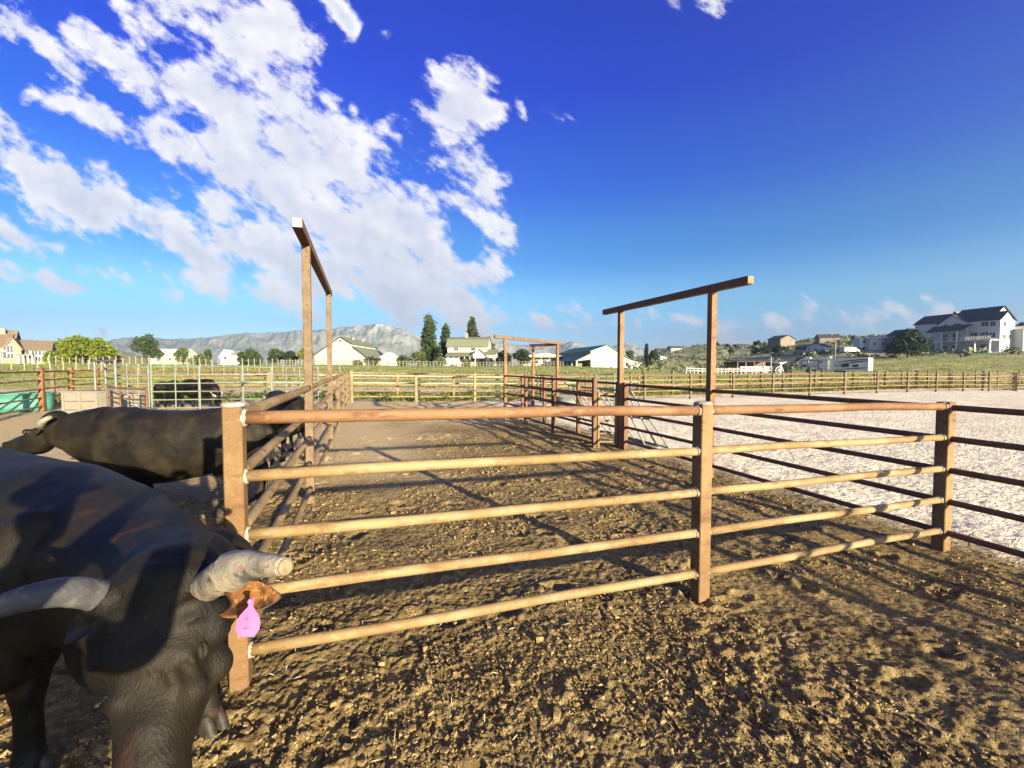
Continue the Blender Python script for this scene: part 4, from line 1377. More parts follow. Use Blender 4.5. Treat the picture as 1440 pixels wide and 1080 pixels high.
tree('big dark spreading tree at the left corner of the large hill house', 1276, 104, 462, 54, 'spread', 'leaf_dark')
tree('tree top showing above the ridge of the large hill house', 1363, 134, 431, 20, 'round', 'leaf_mid')
tree('tree at the right edge behind the low wing of the hill house', 1434, 128, 452, 22, 'round', 'leaf_mid')


def blades(name, label, x, y, h, w, mat, cat='grass'):
    n = len(x); th = rng.random(n) * 6.28
    z = surf(x, y) - .02
    lean = rng.normal(0, .3, (n, 2)) * h[:, None]
    c, s = np.cos(th) * w, np.sin(th) * w
    co = np.stack([np.stack([x - c, y - s, z], -1), np.stack([x + c, y + s, z], -1),
                   np.stack([x + lean[:, 0] + c * .4, y + lean[:, 1] + s * .4, z + h * .9], -1), np.stack([x + lean[:, 0] * 1.1 - c * .3, y + lean[:, 1] * 1.1, z + h], -1)], 1).reshape(-1, 3)
    me = fast_mesh(name, co, quads=np.arange(n * 4).reshape(-1, 4))
    return tag(link(name, me, M[mat]), label, cat, kind='stuff')


# weeds beyond the far fence and grass tussocks through the field
n = 60000
X_ = rng.uniform(-1, 1, n); yy = FAR_Y + .9 + rng.random(n) ** 1.6 * 26
xx = X_ * (12 + yy * 1.3) + yy * .3
cl = perlin(xx * .35 + 9, yy * .5) + .5 * perlin(xx * 1.3, yy * 1.1)
k = (cl > -.02) & ~((yy > 31) & (yy < 37.5)); xx, yy, cl = xx[k], yy[k], cl[k]
blades('weeds', 'green weeds and grass growing beyond the far pipe fence', xx, yy, np.clip(.12 + .5 * cl, .08, .5) * rng.uniform(.5, 1.2, len(xx)) * np.where(yy < 30, 1.1, .8), .03 + .0 * xx, 'weed')
n = 50000
Zd = 36 + 70 * rng.random(n) ** 1.3; u_ = rng.uniform(-1.25, 1.25, n)
xx = RX * u_ * Zd + FX * Zd; yy = RY * u_ * Zd + FY * Zd
k = perlin(xx * .2, yy * .2) > -.1; xx, yy = xx[k], yy[k]
blades('tall_grass', 'tall yellowish grass across the field behind the pens', xx, yy, rng.uniform(.08, .26, len(xx)), .07 + .0 * xx, 'weed')


def sagebrush():
    n = 2300
    Z = 96 + 190 * rng.random(n) ** .8; u_ = rng.uniform(.2, 1.3, n)
    x = RX * u_ * Z + FX * Z; y = RY * u_ * Z + FY * Z
    k = (perlin(x * .03, y * .03) + .6 * perlin(x * .1, y * .1) > -.12); x, y = x[k], y[k]
    C = np.stack([x, y, terrain(x, y) + .3], -1); R = rng.uniform(.5, 1.5, len(x))
    co, q = leaf_cloud(C, R, 30000, .38, .7, 5)
    tag(link('sagebrush', fast_mesh('sagebrush', co, quads=q), M['sage']), 'grey-green sagebrush clumps covering the hillside', 'sagebrush', kind='stuff')


sagebrush()

# ------------------------------------------------------------------ buildings
M['wall_cream'] = material('wall_cream', [(0.341, 0.319, 0.264), (0.374, 0.352, 0.297)], scale=.8, rough=.8)
M['wall_white'] = material('wall_white', [(0.4813, 0.4744, 0.44), (0.5225, 0.5156, 0.4813)], scale=.8, rough=.75)
M['wall_stone'] = material('wall_stone', [(0.209, 0.1705, 0.121), (0.275, 0.231, 0.1705)], scale=3, rough=.9)
M['wall_grey'] = material('wall_grey', [(0.22, 0.22, 0.209), (0.253, 0.253, 0.242)], scale=1, rough=.8)
M['wall_tan'] = material('wall_tan', [(.15, .125, .09), (.19, .16, .12)], scale=1, rough=.85)
M['roof_tan'] = material('roof_tan', [(0.165, 0.121, 0.077), (0.2035, 0.154, 0.099)], scale=3, rough=.95, bump=.4, bscale=8, bdist=.05)
M['roof_olive'] = material('roof_olive', [(0.132, 0.143, 0.0935), (0.1595, 0.1705, 0.1155)], scale=2, rough=.85)
M['roof_green'] = material('roof_green', [(0.0193, 0.11, 0.055), (0.0275, 0.1375, 0.0715)], scale=2, rough=.5)
M['roof_dark'] = material('roof_dark', [(.035, .040, .050), (.06, .065, .075)], scale=4, rough=.9, bump=.4, bscale=8, bdist=.04)
M['roof_brown'] = material('roof_brown', [(0.0495, 0.0385, 0.033), (0.0715, 0.055, 0.044)], scale=4, rough=.9)
M['trim'] = material('trim', [(0.5363, 0.5294, 0.5019)], rough=.6)
M['glass'] = material('glass', [(.035, .045, .06)], rough=.12)
M['shade_wood'] = material('shade_wood', [(.12, .09, .07), (.18, .14, .1)], scale=3, rough=.9)
M['blue_grey'] = material('blue_grey', [(0.231, 0.275, 0.33)], rough=.4)
M['black'] = material('black', [(.02, .02, .022)], rough=.5)


class Bld:
    def __init__(s, name, label, p, rz, cat='house', group=None):
        s.r = empty(name, p, rz); tag(s.r, label, cat, group)
    def block(s, prof, y0, depth, wall, roof, axis='x', over=.35, th=.16, wname='wall'):
        """prof: outline (a, z) from the left foot over the top to the right foot; extruded in depth"""
        def P3(a, z, b): return (a, b, z) if axis == 'x' else (b, a, z)
        mb = MB(); mb.prism([P3(a, z, y0) for a, z in prof], Vector(P3(0, 0, depth)) - Vector(P3(0, 0, 0)))
        w = mb.build(wname, M[wall], s.r)
        n = 0
        for (a, z), (b, z2) in zip(prof[:-1], prof[1:]):
            if abs(b - a) < .3: continue
            d = Vector((b - a, z2 - z)).normalized(); nn = Vector((-d.y, d.x))
            if nn.y < 0: nn = -nn
            A = Vector((a, z)); B = Vector((b, z2))
            if z < z2: A = A - d * over
            else: B = B + d * over
            lo = .02
            pl = [A + nn * lo, B + nn * lo, B + nn * (lo + th), A + nn * (lo + th)]
            sg = 1 if depth > 0 else -1
            m2 = MB(); m2.prism([P3(q.x, q.y, y0 - over * sg - .003 * n) for q in pl], Vector(P3(0, 0, depth + 2 * over * sg)) - Vector(P3(0, 0, 0)))
            m2.build('roof', M[roof], s.r); n += 1
        return w
    def box(s, name, c, d, mat, parent=None, bevel=0):
        mb = MB(); mb.box(c, d)
        return mb.build(name, M[mat] if isinstance(mat, str) else mat, parent or s.r, bevel)
    def win(s, a, z, w, h, y=0.0, axis='x', side=-1, mat='glass', name='window', mull=True):
        """window on the face at y (axis x: face normal along -y for side=-1)"""
        fr = MB(); t = .09
        def B(mb, ca, cz, da, dz, off, dep):
            c = (ca, y + side * off, cz) if axis == 'x' else (y + side * off, ca, cz)
            d = (da, dep, dz) if axis == 'x' else (dep, da, dz)
            mb.box(c, d)
        for (ca, cz, da, dz) in ((a, z + h / 2 + t / 2, w + 2 * t, t), (a, z - h / 2 - t / 2, w + 2 * t, t), (a - w / 2 - t / 2, z, t, h - .004), (a + w / 2 + t / 2, z, t, h - .004)):
            B(fr, ca, cz, da, dz, .03, .10)
        if mull and w > .7: B(fr, a, z, .05, h - .004, .045, .04)
        o = fr.build(name, M['trim'], s.r)
        pn = MB(); B(pn, a, z, w, h, .012, .02); pn.build('pane', M[mat], o)
        return o


def cz(y, Z): return EYE + (515 - y) / FPX * Z


# white barn with stepped olive roof
Z = 116; p = on_ground(480, Z); k = Z / FPX; g = p.z
b = Bld('barn', 'white barn with an olive stepped roof, behind the first tall frame', p, -YAW + math.radians(3), 'barn')
zz = lambda y: cz(y, Z) - g
b.block([(-7, -.6), (-7, zz(500)), (0, zz(474)), (3.1, zz(484)), (3.1, zz(487.5)), (7, zz(503)), (7, -.6)], 0, 25, 'wall_cream', 'roof_olive')
b.box('clerestory_band', (3.16, 12.5, zz(485.8)), (.06, 24, .5), 'trim')
b.win(-.1, zz(479.5), .6, .6, mull=False)
b.box('barn_door', (-3.0, -.04, 1.5), (2.6, .06, 3.1), 'trim', bevel=.02)
for yv in (7, 16): b.box('roof_vent', (1.2, yv, zz(474) - .05), (.5, .5, .8), 'wall_grey')
for yv in (3, 9, 15, 21): b.win(yv, 2.0, 1.4, .9, y=7.0, axis='y', side=1)
for a_, b_, c_, d_ in ((-7, 500, 0, 474), (0, 474, 3.1, 484), (3.1, 487.5, 7, 503)):
    dx = c_ - a_; z0 = zz(b_); z1 = zz(d_); L = math.hypot(dx, z1 - z0)
    mb = MB(); mb.box((0, 0, 0), (L, .08, .28), M=Matrix.Rotation(-math.atan2(z1 - z0, dx), 3, 'Y'))
    o = mb.build('rake_board', M['roof_dark'], b.r); o.location = ((a_ + c_) / 2, -.42, (z0 + z1) / 2 + .05)

# gambrel house
Z = 108; p = on_ground(657, Z); g = p.z; k = Z / FPX
zz = lambda y: cz(y, Z) - g
b = Bld('house', 'white gambrel roofed house with a porch, between the poplars', p, -YAW + math.radians(-4))
xl, xr = (629 - 657) * k, (685 - 657) * k
b.block([(0, -.6), (0, zz(487)), (1.6, zz(477.5)), (4.0, zz(473.5)), (6.4, zz(477.5)), (8, zz(487)), (8, -.6)], xl, xr - xl, 'wall_cream', 'roof_olive', axis='y')
b.block([(-2.6, zz(501)), (0, zz(496.5)), (.1, zz(496.5)), (.1, zz(503)), (-2.6, zz(503))][:3] + [(0, zz(501))], xl + .4, xr - xl - .8, 'trim', 'roof_olive', axis='y', wname='porch_gable')
for i in range(6):
    b.box('porch_column', (xl + .7 + i * 1.35, -2.45, zz(508.5)), (.16, .16, zz(501) - zz(516)), 'trim')
for i in range(4): b.win(xl + 1.4 + i * 1.8, zz(506), 1.3, 1.1)
b.box('door', (xl + 8.6, -.03, zz(508)), (1.0, .06, 2.1), 'shade_wood')
b.win(xl + 2.2, zz(491), 1.0, .8); b.win(xl + 6.5, zz(491), 1.0, .8)
for yv, zv in ((2.6, 491), (5.4, 491), (4, 481)): b.win(yv, zz(zv), .9, 1.0, y=xl, axis='y', side=-1)
b.box('chimney', (xl + 4.3, 3.2, zz(472)), (.8, .6, 1.6), 'wall_stone'); 
b.block([(-1.5, -.6), (-1.5, zz(498.5)), (1.8, zz(492)), (5, zz(498.5)), (5, -.6)], xr + .03, (697 - 685) * k, 'wall_cream', 'roof_olive', axis='y')
b.block([((668 - 657) * k, zz(504)), ((668 - 657) * k, zz(499)), ((676 - 657) * k, zz(492.5)), ((684 - 657) * k, zz(499)), ((684 - 657) * k, zz(504))], -2.9, 2.85, 'trim', 'roof_olive')
b.win(xr + 1.2, zz(506), .9, 1.0, y=-1.5)
b.box('garden_shed', ((640 - 657) * k, -6, 1.0), (3.4, 2, 2.0), 'wall_white', bevel=.03)

# green roofed barn, long axis running away to the left
Z = 105; X0 = (854 - 720) * Z / FPX
px_, py_ = RX * X0 + FX * Z, RY * X0 + FY * Z
g = gz(px_, py_)
b = Bld('barn', 'cream barn with a green metal roof and open lean-to, left of the arena frame', (px_, py_, g), -YAW + math.radians(12), 'barn')
zz = lambda y: cz(y, Z) - g
b.block([(-4.3, -.8), (-4.3, zz(494.2)), (0, zz(485.6)), (5.5, zz(504.5)), (5.5, -.8)], 0, 25, 'wall_cream', 'roof_green')
b.block([(-8.0, zz(507.6)), (-4.35, zz(498)), (-4.35, zz(506)), (-7.9, zz(508.4))], .05, 24.5, 'wall_cream', 'roof_green', wname='lean_to_gable')
b.box('lean_to_wall', (-7.85, .12, .1), (.3, .2, 2 * zz(508)), 'trim')
for i in range(7): b.box('lean_to_post', (-7.85, 3.5 + i * 3.4, zz(508) / 2 - .1), (.2, .2, zz(508) + .1), 'trim')
b.box('lean_to_shade', (-4.45, 12.5, 1.1), (.1, 24, 2.4), 'shade_wood')
for i in range(2): b.box('rail_board', (-7.9, 12, .5 + i * .5), (.05, 22, .12), 'trim')
b.block([(5.55, -.8), (5.55, zz(506)), (8.9, zz(511.5)), (8.9, -.8)], .6, 9, 'wall_cream', 'wall_cream')
b.box('door', (6.7, .55, .7), (1.3, .08, 1.9), 'blue_grey')
b.win(7.8, 1.0, .6, .8, y=.6)
o = b.box('hay_stack', (-6.4, 2.5, .5), (1.2, 1.4, 1.2), 'wall_tan', bevel=.05)
Zs = 120; p = on_ground(766, Zs)
b = Bld('stable', 'low cream stable with small dark openings, left of the green roofed barn', p, -YAW, 'stable')
b.block([(-6, -.5), (-6, 2.6), (0, 3.6), (6, 2.6), (6, -.5)], 0, 7, 'wall_cream', 'wall_white')
for i in range(5): b.win(-4.4 + i * 2.2, 1.3, 1.0, .9, mull=False)
for i in range(6): b.box('awning_post', (-5.5 + i * 2.2, -2, 1.2), (.12, .12, 2.4), 'trim')
b.box('awning', (0, -1.1, 2.5), (12, 2.2, .1), 'roof_olive')

# tan roofed house, left edge
Z = 88; p = on_ground(30, Z); g = p.z; k = .70 * Z / FPX
zz = lambda y: cz(y, Z) - g
b = Bld('house', 'large stone and cream house with a tan roof at the left edge', p, -YAW + math.radians(42))
X = lambda px: (px - 30) * k
b.block([(0, -.6), (0, zz(492)), (4.5, zz(478)), (9, zz(492)), (9, -.6)], X(24), X(70) - X(24), 'wall_cream', 'roof_tan', axis='y')
b.block([(-1.2, -.6), (-1.2, zz(488)), (4.0, zz(470)), (9.2, zz(488)), (9.2, -.6)], X(-46), X(14) - X(-46), 'wall_stone', 'roof_tan', axis='y')
b.block([(2.5, zz(480)), (6, zz(464)), (9.5, zz(480))], X(-40), X(18) - X(-40), 'wall_stone', 'roof_tan', axis='y')
b.block([(X(13), -.6), (X(13), zz(489)), (X(22), zz(477)), (X(33), zz(491)), (X(33), -.6)], -1.9, 5.5, 'wall_stone', 'roof_tan')
b.win(X(18.5), zz(492), .8, 1.5, y=-1.9); b.win(X(18.5), zz(501), .8, 1.1, y=-1.9)
for px in (37, 49, 58, 65): b.win(X(px), zz(496), .9, .9)
for px in (53, 62): b.win(X(px), zz(505), .8, 1.1)
b.box('porch_roof', (X(38), -1.5, zz(499.5)), (X(50) - X(29), 2.6, .3), 'roof_tan')
for px in (30, 36, 42, 48): b.box('porch_column', (X(px), -2.6, zz(506)), (.25, .25, zz(500) - zz(513)), 'trim')
for px in (33, 42): b.win(X(px), zz(505.5), 1.4, 1.6)
for px in (0, 8): b.win(X(px), zz(500), 1.0, 1.4, y=-1.2)
b.box('chimney', (X(2), 4, zz(466)), (.9, .7, 1.4), 'wall_stone')

# tiny white gable house and the pale roof beyond the trees
p = on_ground(317, 135); b = Bld('house', 'tiny white gable house between the field trees at left', p, -YAW + .2)
b.block([(-1.5, -.5), (-1.5, 2.8), (0, 5.0), (1.5, 2.8), (1.5, -.5)], 0, 5, 'wall_white', 'wall_white')
b.block([(1, -.5), (1, 3.4), (4, 4.6), (7, 3.4), (7, -.5)], 1.53, 5.0, 'wall_white', 'wall_grey', axis='y')
b.win(0, 2.4, .6, .8); b.win(3.2, 1.9, .6, .8, y=1.0)
p = on_ground(243, 150); b = Bld('house', 'low white roofed house behind the lone upright tree', p, -YAW)
b.block([(-3.5, -.5), (-3.5, 3.5), (0, 5.5), (3.5, 3.5), (3.5, -.5)], -5, 11, 'wall_cream', 'wall_white', axis='y')
for xv in (-2, 2, 4): b.win(xv, 2.0, .9, .9, y=-3.5)
p = on_ground(546, 98); b = Bld('shed', 'small pale shed at the foot of the stepped roof barn', p, -YAW, 'shed')
b.block([(-1.5, -.4), (-1.5, 2.0), (0, 2.9), (1.5, 2.0), (1.5, -.4)], 0, 3, 'wall_white', 'wall_white')
b.box('door', (0, -.03, .9), (.9, .05, 1.8), 'wall_grey')

# hillside houses
def hill_house(label, px, yb, w, d, eave, ridge, wall, roof, rz=0, gable_front=True, wins=4, extra=None):
    Z = seat(px, yb); p = on_ground(px, Z); p.z -= .3
    q = Z / FPX; sc = w * q / (w * q if False else 1); kk = w * q / 12.0; d, eave, ridge, w = d * kk, eave * kk, ridge * kk, 12.0 * kk
    extra_scale = kk
    b = Bld('house', label, p, -YAW + rz)
    if gable_front: b.block([(-w / 2, -2), (-w / 2, eave), (0, ridge), (w / 2, eave), (w / 2, -2)], 0, d, wall, roof)
    else: b.block([(0, -2), (0, eave), (d / 2, ridge), (d, eave), (d, -2)], -w / 2, w, wall, roof, axis='y')
    for i in range(wins): b.win(-w / 2 + w * (i + .5) / wins, eave * .62, 1.0 * kk, 1.0 * kk)
    if extra: extra(b, kk)
    return b
hill_house('tan hillside house with a brown hipped roof, above the white one', 1107, 487, 27, 9, 4.8, 7.2, 'wall_tan', 'roof_brown', .3, True, 3)
hill_house('white hillside house with a dark slate roof and bright gable', 1146, 496, 24, 9, 4.6, 7.0, 'wall_white', 'roof_dark', -1.0, True, 3,
           lambda b, k: b.block([(-1 * k, -2), (-1 * k, 3.2 * k), (3 * k, 5.2 * k), (7 * k, 3.2 * k), (7 * k, -2)], -12.5 * k, 6.4 * k, 'wall_grey', 'roof_dark', axis='y'))
hill_house('brown house with a wide dark roof on the crest, rightmost of three', 1166, 483, 25, 8, 4.6, 6.6, 'wall_tan', 'roof_brown', -.3, False, 3,
           lambda b, k: b.box('chimney', (2 * k, 3 * k, 6.6 * k), (.8 * k, .8 * k, 1.4 * k), 'wall_stone'))
hill_house('dark roofed house on the crest right of the cypress', 934, 493, 20, 7, 3.4, 5.8, 'wall_cream', 'roof_brown', .3, False, 3,
           lambda b, k: b.block([(-1.5 * k, -1), (-1.5 * k, 3.2 * k), (.5 * k, 5.6 * k), (2.5 * k, 3.2 * k), (2.5 * k, -1)], -1.2, 1.15, 'wall_cream', 'roof_brown'))
hill_house('low dark roofed house second from the cypress on the crest', 951, 493, 17, 7, 2.9, 4.6, 'wall_cream', 'roof_brown', .2, False, 3)
hill_house('small pale house with a low roof right of the green barn', 928, 506, 20, 6, 2.4, 3.6, 'wall_white', 'wall_white', .2, True, 2)
hill_house('low brown roof house on the crest right of the tall frame post', 1044, 489, 16, 7, 2.4, 4.0, 'wall_tan', 'roof_brown', 0, False, 2)

# large house on the hill: its long front runs away from the camera
def big_house():
    A = cwp(115.4, 124.0, 0); Bq = cwp(118.5, 105.0, 0)
    d = Bq - A; L = d.length; rz = math.atan2(d.y, d.x)
    z0 = gz(Bq.x, Bq.y) - .2
    print('BIGHOUSE z0', z0, gz(A.x, A.y), gz(Bq.x, Bq.y))
    b = Bld('house', 'large white three storey house with balconies and dark roof on the right hill', (A.x, A.y, z0), rz)
    def sz(px, y):
        u = (px - 720) / FPX; s = (124 * u - 115.4) / (.161 + .987 * u); Z = 124 - .987 * s
        return s, cz(y, Z) - z0
    def Q(zx, zy): return sz(1180 + zx / 5.4, 400 + zy / 5.4)
    # left wing, right wing, end gable, cross gable
    b.block([(0, -2), (0, 8.6), (3.6, 10.9), (7.2, 8.6), (7.2, -2)], 0, 9.0, 'wall_white', 'roof_dark', axis='y')
    b.block([(0.0, -2), (0.0, 8.3), (3.8, 11.6), (7.6, 8.3), (7.6, -2)], 9.03, 8.2, 'wall_white', 'roof_dark', axis='y')
    b.block([(-.25, -2), (-.25, 8.2), (1.7, 10.1), (3.65, 8.2), (3.65, -2)], 17.26, 2.1, 'wall_white', 'roof_dark', axis='y')
    b.block([(6.5, 6), (6.5, 8.1), (9.7, 10.2), (12.9, 8.1), (12.9, 6)], -.8, 3.6, 'wall_white', 'roof_dark')
    b.box('bay_wall', (9.7, -.38, 2.4), (6.2, .72, 7.4), 'wall_white')
    for zx, zy, yw, w_ in ((815, 322, -.8, 1.0), (902, 315, -.8, 1.5), (1090, 302, 0, 1.4), (1158, 302, -.25, 1.0), (700, 350, 0, 1.1), (697, 420, 0, 1.2), (625, 498, 0, 1.3), (688, 498, 0, 1.3), (1157, 385, -.25, 1.2), (1075, 385, 0, 1.2)):
        s, z = Q(zx, zy)
        b.win(s, z, w_, 1.35 if zy > 400 else 1.1, y=yw - .02 if s < 17.2 else -.27)
    # ground and middle floor glass doors
    for s in (8.0, 10.6, 14.0, 16.2):
        b.win(s, 1.2, 1.5, 1.9, y=-.76 if s < 12.8 else -.02); b.win(s, 4.3, 1.5, 1.9, y=-.76 if s < 12.8 else -.02)
    dz = 3.15
    b.box('balcony_deck', (12.7, -1.95, dz), (13.6, 2.3, .28), 'trim')
    b.box('balcony_deck', (12.7, -1.95, .1), (13.6, 2.3, .28), 'trim')
    for zt in (dz, .1):
        b.box('handrail', (12.7, -3.0, zt + 1.05), (13.6, .08, .08), 'trim')
        for i in range(40): b.box('baluster', (6.05 + i * .34, -3.0, zt + .6), (.05, .05, .86), 'trim')
    for s in (6.1, 9.0, 12.4, 16.2, 19.2):
        b.box('balcony_column', (s, -3.0, dz / 2 + .1), (.32, .32, dz - .35), 'trim')
    for s in (6.1, 9.0, 12.4):
        b.box('balcony_column', (s, -3.0, 4.55), (.28, .28, 2.5), 'trim')
    mb = MB(); mb.prism([(5.4, -3.5, 5.8), (5.4, -.82, 7.3), (5.4, -.82, 7.5), (5.4, -3.5, 6.0)], (8.6, 0, 0)); mb.build('balcony_roof', M['roof_dark'], b.r)
    # end gable windows, low bright wing at the frame edge
    for (yv, zv) in ((1.0, 7.0), (2.6, 3.9), (1.0, 3.9), (1.8, 1.2)): b.win(yv, zv, .8, 1.0, y=19.37, axis='y', side=1)
    b.block([(3.7, -2), (3.7, 5.6), (9, 6.6), (14, 5.6), (14, -2)], 17.3, 4.0, 'wall_white', 'wall_white', axis='y')
    for i in range(6): b.win(5.0 + i * 1.5, 3.6, .95, 1.5, y=21.3, axis='y', side=1)
    b.box('chimney', (6.8, 4.4, 10.8), (.8, .8, 1.5), 'wall_stone')
    b.block([(-.2, -2), (-.2, 6.0), (3, 7.6), (6.2, 6.0), (6.2, -2)], -7.5, 7.4, 'wall_grey', 'roof_dark', axis='y')


big_house()

# things on the hill road: white trailer, van, wall of a white building
def vehicle(label, px, yb, L, H, W, rz=0, cab=True, mat='wall_white', cat='van', name='parked_van'):
    Z = seat(px, yb, 70); p = on_ground(px, Z)
    r = empty(name, p, -YAW + rz); tag(r, label, cat)
    mb = MB()
    if cab: mb.prism([(-L / 2, -W / 2, .45), (-L / 2, -W / 2, H), (L * .25, -W / 2, H), (L * .36, -W / 2, H * .62), (L / 2, -W / 2, H * .55), (L / 2, -W / 2, .45)], (0, W, 0))
    else: mb.box((0, 0, H / 2 + .3), (L, W, H - .3))
    mb.build('body', M[mat], r, bevel=.06)
    for s in (-.32, .32):
        for t in (-1, 1):
            w = MB(); w.tube([(s * L, t * (W / 2 - .1) - .12, .38), (s * L, t * (W / 2 - .1) + .12, .38)], .38, n=14); w.build('wheel', M['black'], r)
    for i in range(3):
        w = MB(); w.box((-L * .3 + i * L * .25, -W / 2 - .008, H * .72), (L * .15, .02, H * .2)); w.build('window', M['glass'], r)
    return r
vehicle('small white car parked on the hill road left of the white trailer', 1194, 497, 5.0, 1.7, 1.9, .1, cat='car', name='parked_car')
vehicle('pale blue-white box trailer on the hill road', 1218, 492, 7.0, 3.4, 2.4, .1, cab=False, cat='trailer', name='box_trailer')
p = on_ground(1240, seat(1240, 492, 70)); b = Bld('outbuilding', 'long low white outbuilding left of the big dark tree on the hill', p, -YAW, 'outbuilding')
b.block([(0, -1), (0, 3.4), (2, 3.9), (4, 3.4), (4, -1)], -4, 8.5, 'wall_white', 'wall_white', axis='y')
for i in range(3): b.win(-2.5 + i * 2.5, 1.8, .8, .8)

# fifth wheel trailer
def rv():
    Z = 76; p = on_ground(1169, Z); k = Z / FPX
    r = empty('camper_trailer', p, math.radians(-72)); tag(r, 'long white camper trailer with black swoosh stripes behind the arena fence', 'camper')
    L = 10.4; H = cz(503.5, Z) - p.z; l = -L / 2
    mb = MB(); mb.prism([(l, 0, H * .50), (l - .1, 0, H * .8), (l + .5, 0, H * .97), (l + 1.4, 0, H), (L / 2, 0, H), (L / 2, 0, .5), (l + 2.6, 0, .5), (l + 2.5, 0, H * .42)], (0, 2.45, 0))
    bo = mb.build('body', M['wall_white'], r, bevel=.03)
    f = -.012
    def slab(name, pts, mat, parent=bo, th=.02):
        m = MB(); m.prism([(x, f, z) for x, z in pts], (0, -th, 0)); return m.build(name, M[mat], parent)
    # side panel tint and swooshes
    slab('stripe', [(l + .8, H * .86), (l + 3.2, H * .90), (l + 3.2, H * .86), (l + .8, H * .80)], 'black')
    for a_, s_ in ((.5, .0), (.56, -.10)):
        slab('stripe', [(l + L * a_, H * (.62 + s_)), (l + L * (a_ + .25), H * (.86 + s_)), (l + L * .99, H * (.93 + s_)), (l + L * .99, H * (.88 + s_)), (l + L * (a_ + .27), H * (.80 + s_))], 'black')
    slab('stripe', [(l + L * .12, H * .42), (l + L * .4, H * .56), (l + L * .4, H * .52), (l + L * .2, H * .40)], 'blue_grey')
    slab('stripe', [(l + L * .5, H * .24), (l + L * .8, H * .36), (l + L * .98, H * .40), (l + L * .98, H * .35), (l + L * .8, H * .30)], 'black')
    # slide-outs with dark edges
    for xa, xb in ((.07, .165), (.325, .455)):
        m = MB(); m.box((l + L * (xa + xb) / 2, -.16, H * .55), (L * (xb - xa), .3, H * .62)); so = m.build('slide_out', M['wall_white'], r, bevel=.01)
        for x in (xa, xb):
            e = MB(); e.box((l + L * x, -.32, H * .55), (.09, .05, H * .62)); e.build('seal', M['black'], so)
        e = MB(); e.box((l + L * (xa + xb) / 2, -.325, H * .87), (L * (xb - xa), .05, .08)); e.build('seal', M['black'], so)
    for xc, zc, w_, h_, yo in ((.115, .5, .6, .45, -.32), (.36, .74, .5, .22, -.32), (.36, .3, .5, .2, -.32), (.69, .52, 1.1, .55, 0), (.83, .5, .8, .42, 0), (.25, .2, .7, .3, 0)):
        m = MB(); m.box((l + L * xc, yo - .02, H * zc), (w_, .03, h_)); m.build('window', M['glass'], r, bevel=.005)
    for i, dx in enumerate((0, .22, .4, .62, .8)):
        m = MB(); m.prism([(l + L * .53 + dx, -.012, H * .46), (l + L * .53 + dx + .10, -.012, H * .46), (l + L * .53 + dx + .17, -.012, H * .53), (l + L * .53 + dx + .07, -.012, H * .53)], (0, -.02, 0)); m.build('lettering', M['black'], bo)
    for xc in (.12, .42): 
        m = MB(); m.box((l + L * xc, 1.2, H + .12), (.9, .8, .24)); m.build('roof_unit', M['wall_white'], r, bevel=.04)
    for xc in (.58, .64):
        for y_ in (.15, 2.3):
            m = MB(); m.tube([(l + L * xc, y_ - .12, .38), (l + L * xc, y_ + .12, .38)], .38, n=14); m.build('wheel', M['black'], r)
    m = MB(); m.box((l + 1.2, 1.2, .6), (.12, 1.6, 1.2)); m.build('landing_leg', M['black'], r)


rv()

# open sided hay shelter and little hut
def shelter():
    Z = 84; p = on_ground(1070, Z); k = Z / FPX; g = p.z
    r = empty('shelter', p, -YAW + .03); tag(r, 'open sided animal shelter with a flat dark roof, left of the camper trailer', 'shelter')
    x0, x1 = -34 * k, 28 * k; H = cz(508.5, Z) - g
    m = MB(); m.prism([(x0, 0, H - .1), (x0, 5, H + .35), (x0, 5, H + .5), (x0, 0, H + .05)], (x1 - x0, 0, 0)); m.build('roof', M['roof_brown'], r)
    m = MB(); m.box(((x0 + x1) / 2, 4.8, H / 2), (x1 - x0, .12, H)); m.build('back_wall', M['shade_wood'], r)
    for i in range(6): m = MB(); m.box((x0 + .15 + i * (x1 - x0 - .3) / 5, .15, H / 2 - .2), (.18, .18, H - .1 + .2)); m.build('post', M['shade_wood'], r)
    for i in range(9):
        m = MB(); m.box((x0 + .5 + i * .95, -.8, .75), (.14, .1, 1.5)); m.build('picket', M['trim'], r)
    for z in (1.35, .75):
        m = MB(); m.box((x0 + 4.3, -.87, z), (8.4, .05, .16)); m.build('rail', M['trim'], r)
    p2 = on_ground(1104, Z - 2)
    b = Bld('hut', 'little cream hut with a white lean-to roof beside the open shelter', p2, -YAW, 'hut')
    b.block([(-.9, -.3), (-.9, 1.9), (.7, 2.1), (.7, -.3)], 0, 2.2, 'wall_cream', 'wall_white'); b.box('awning', (1.3, 1.1, 1.95), (1.4, 2.4, .08), 'wall_white')
    b.box('door', (0, -.03, .85), (.8, .05, 1.6), 'shade_wood')
    p3 = on_ground(1096, Z - 5)
    t = MB(); ww = empty('wagon_wheel', p3 + Vector((0, 0, .75)), -YAW); tag(ww, 'white wagon wheel leaning by the little cream hut', 'wagon wheel')
    n = 20; t.tube([(math.cos(a) * .7, 0, math.sin(a) * .7) for a in [i * 2 * math.pi / n for i in range(n + 1)]], .06, n=6); t.build('rim', M['trim'], ww)
    for i in range(5):
        a = i * math.pi / 5; t = MB(); t.tube([(-math.cos(a) * .7, 0, -math.sin(a) * .7), (math.cos(a) * .7, 0, math.sin(a) * .7)], .03, n=5); t.build('spoke', M['trim'], ww)


shelter()

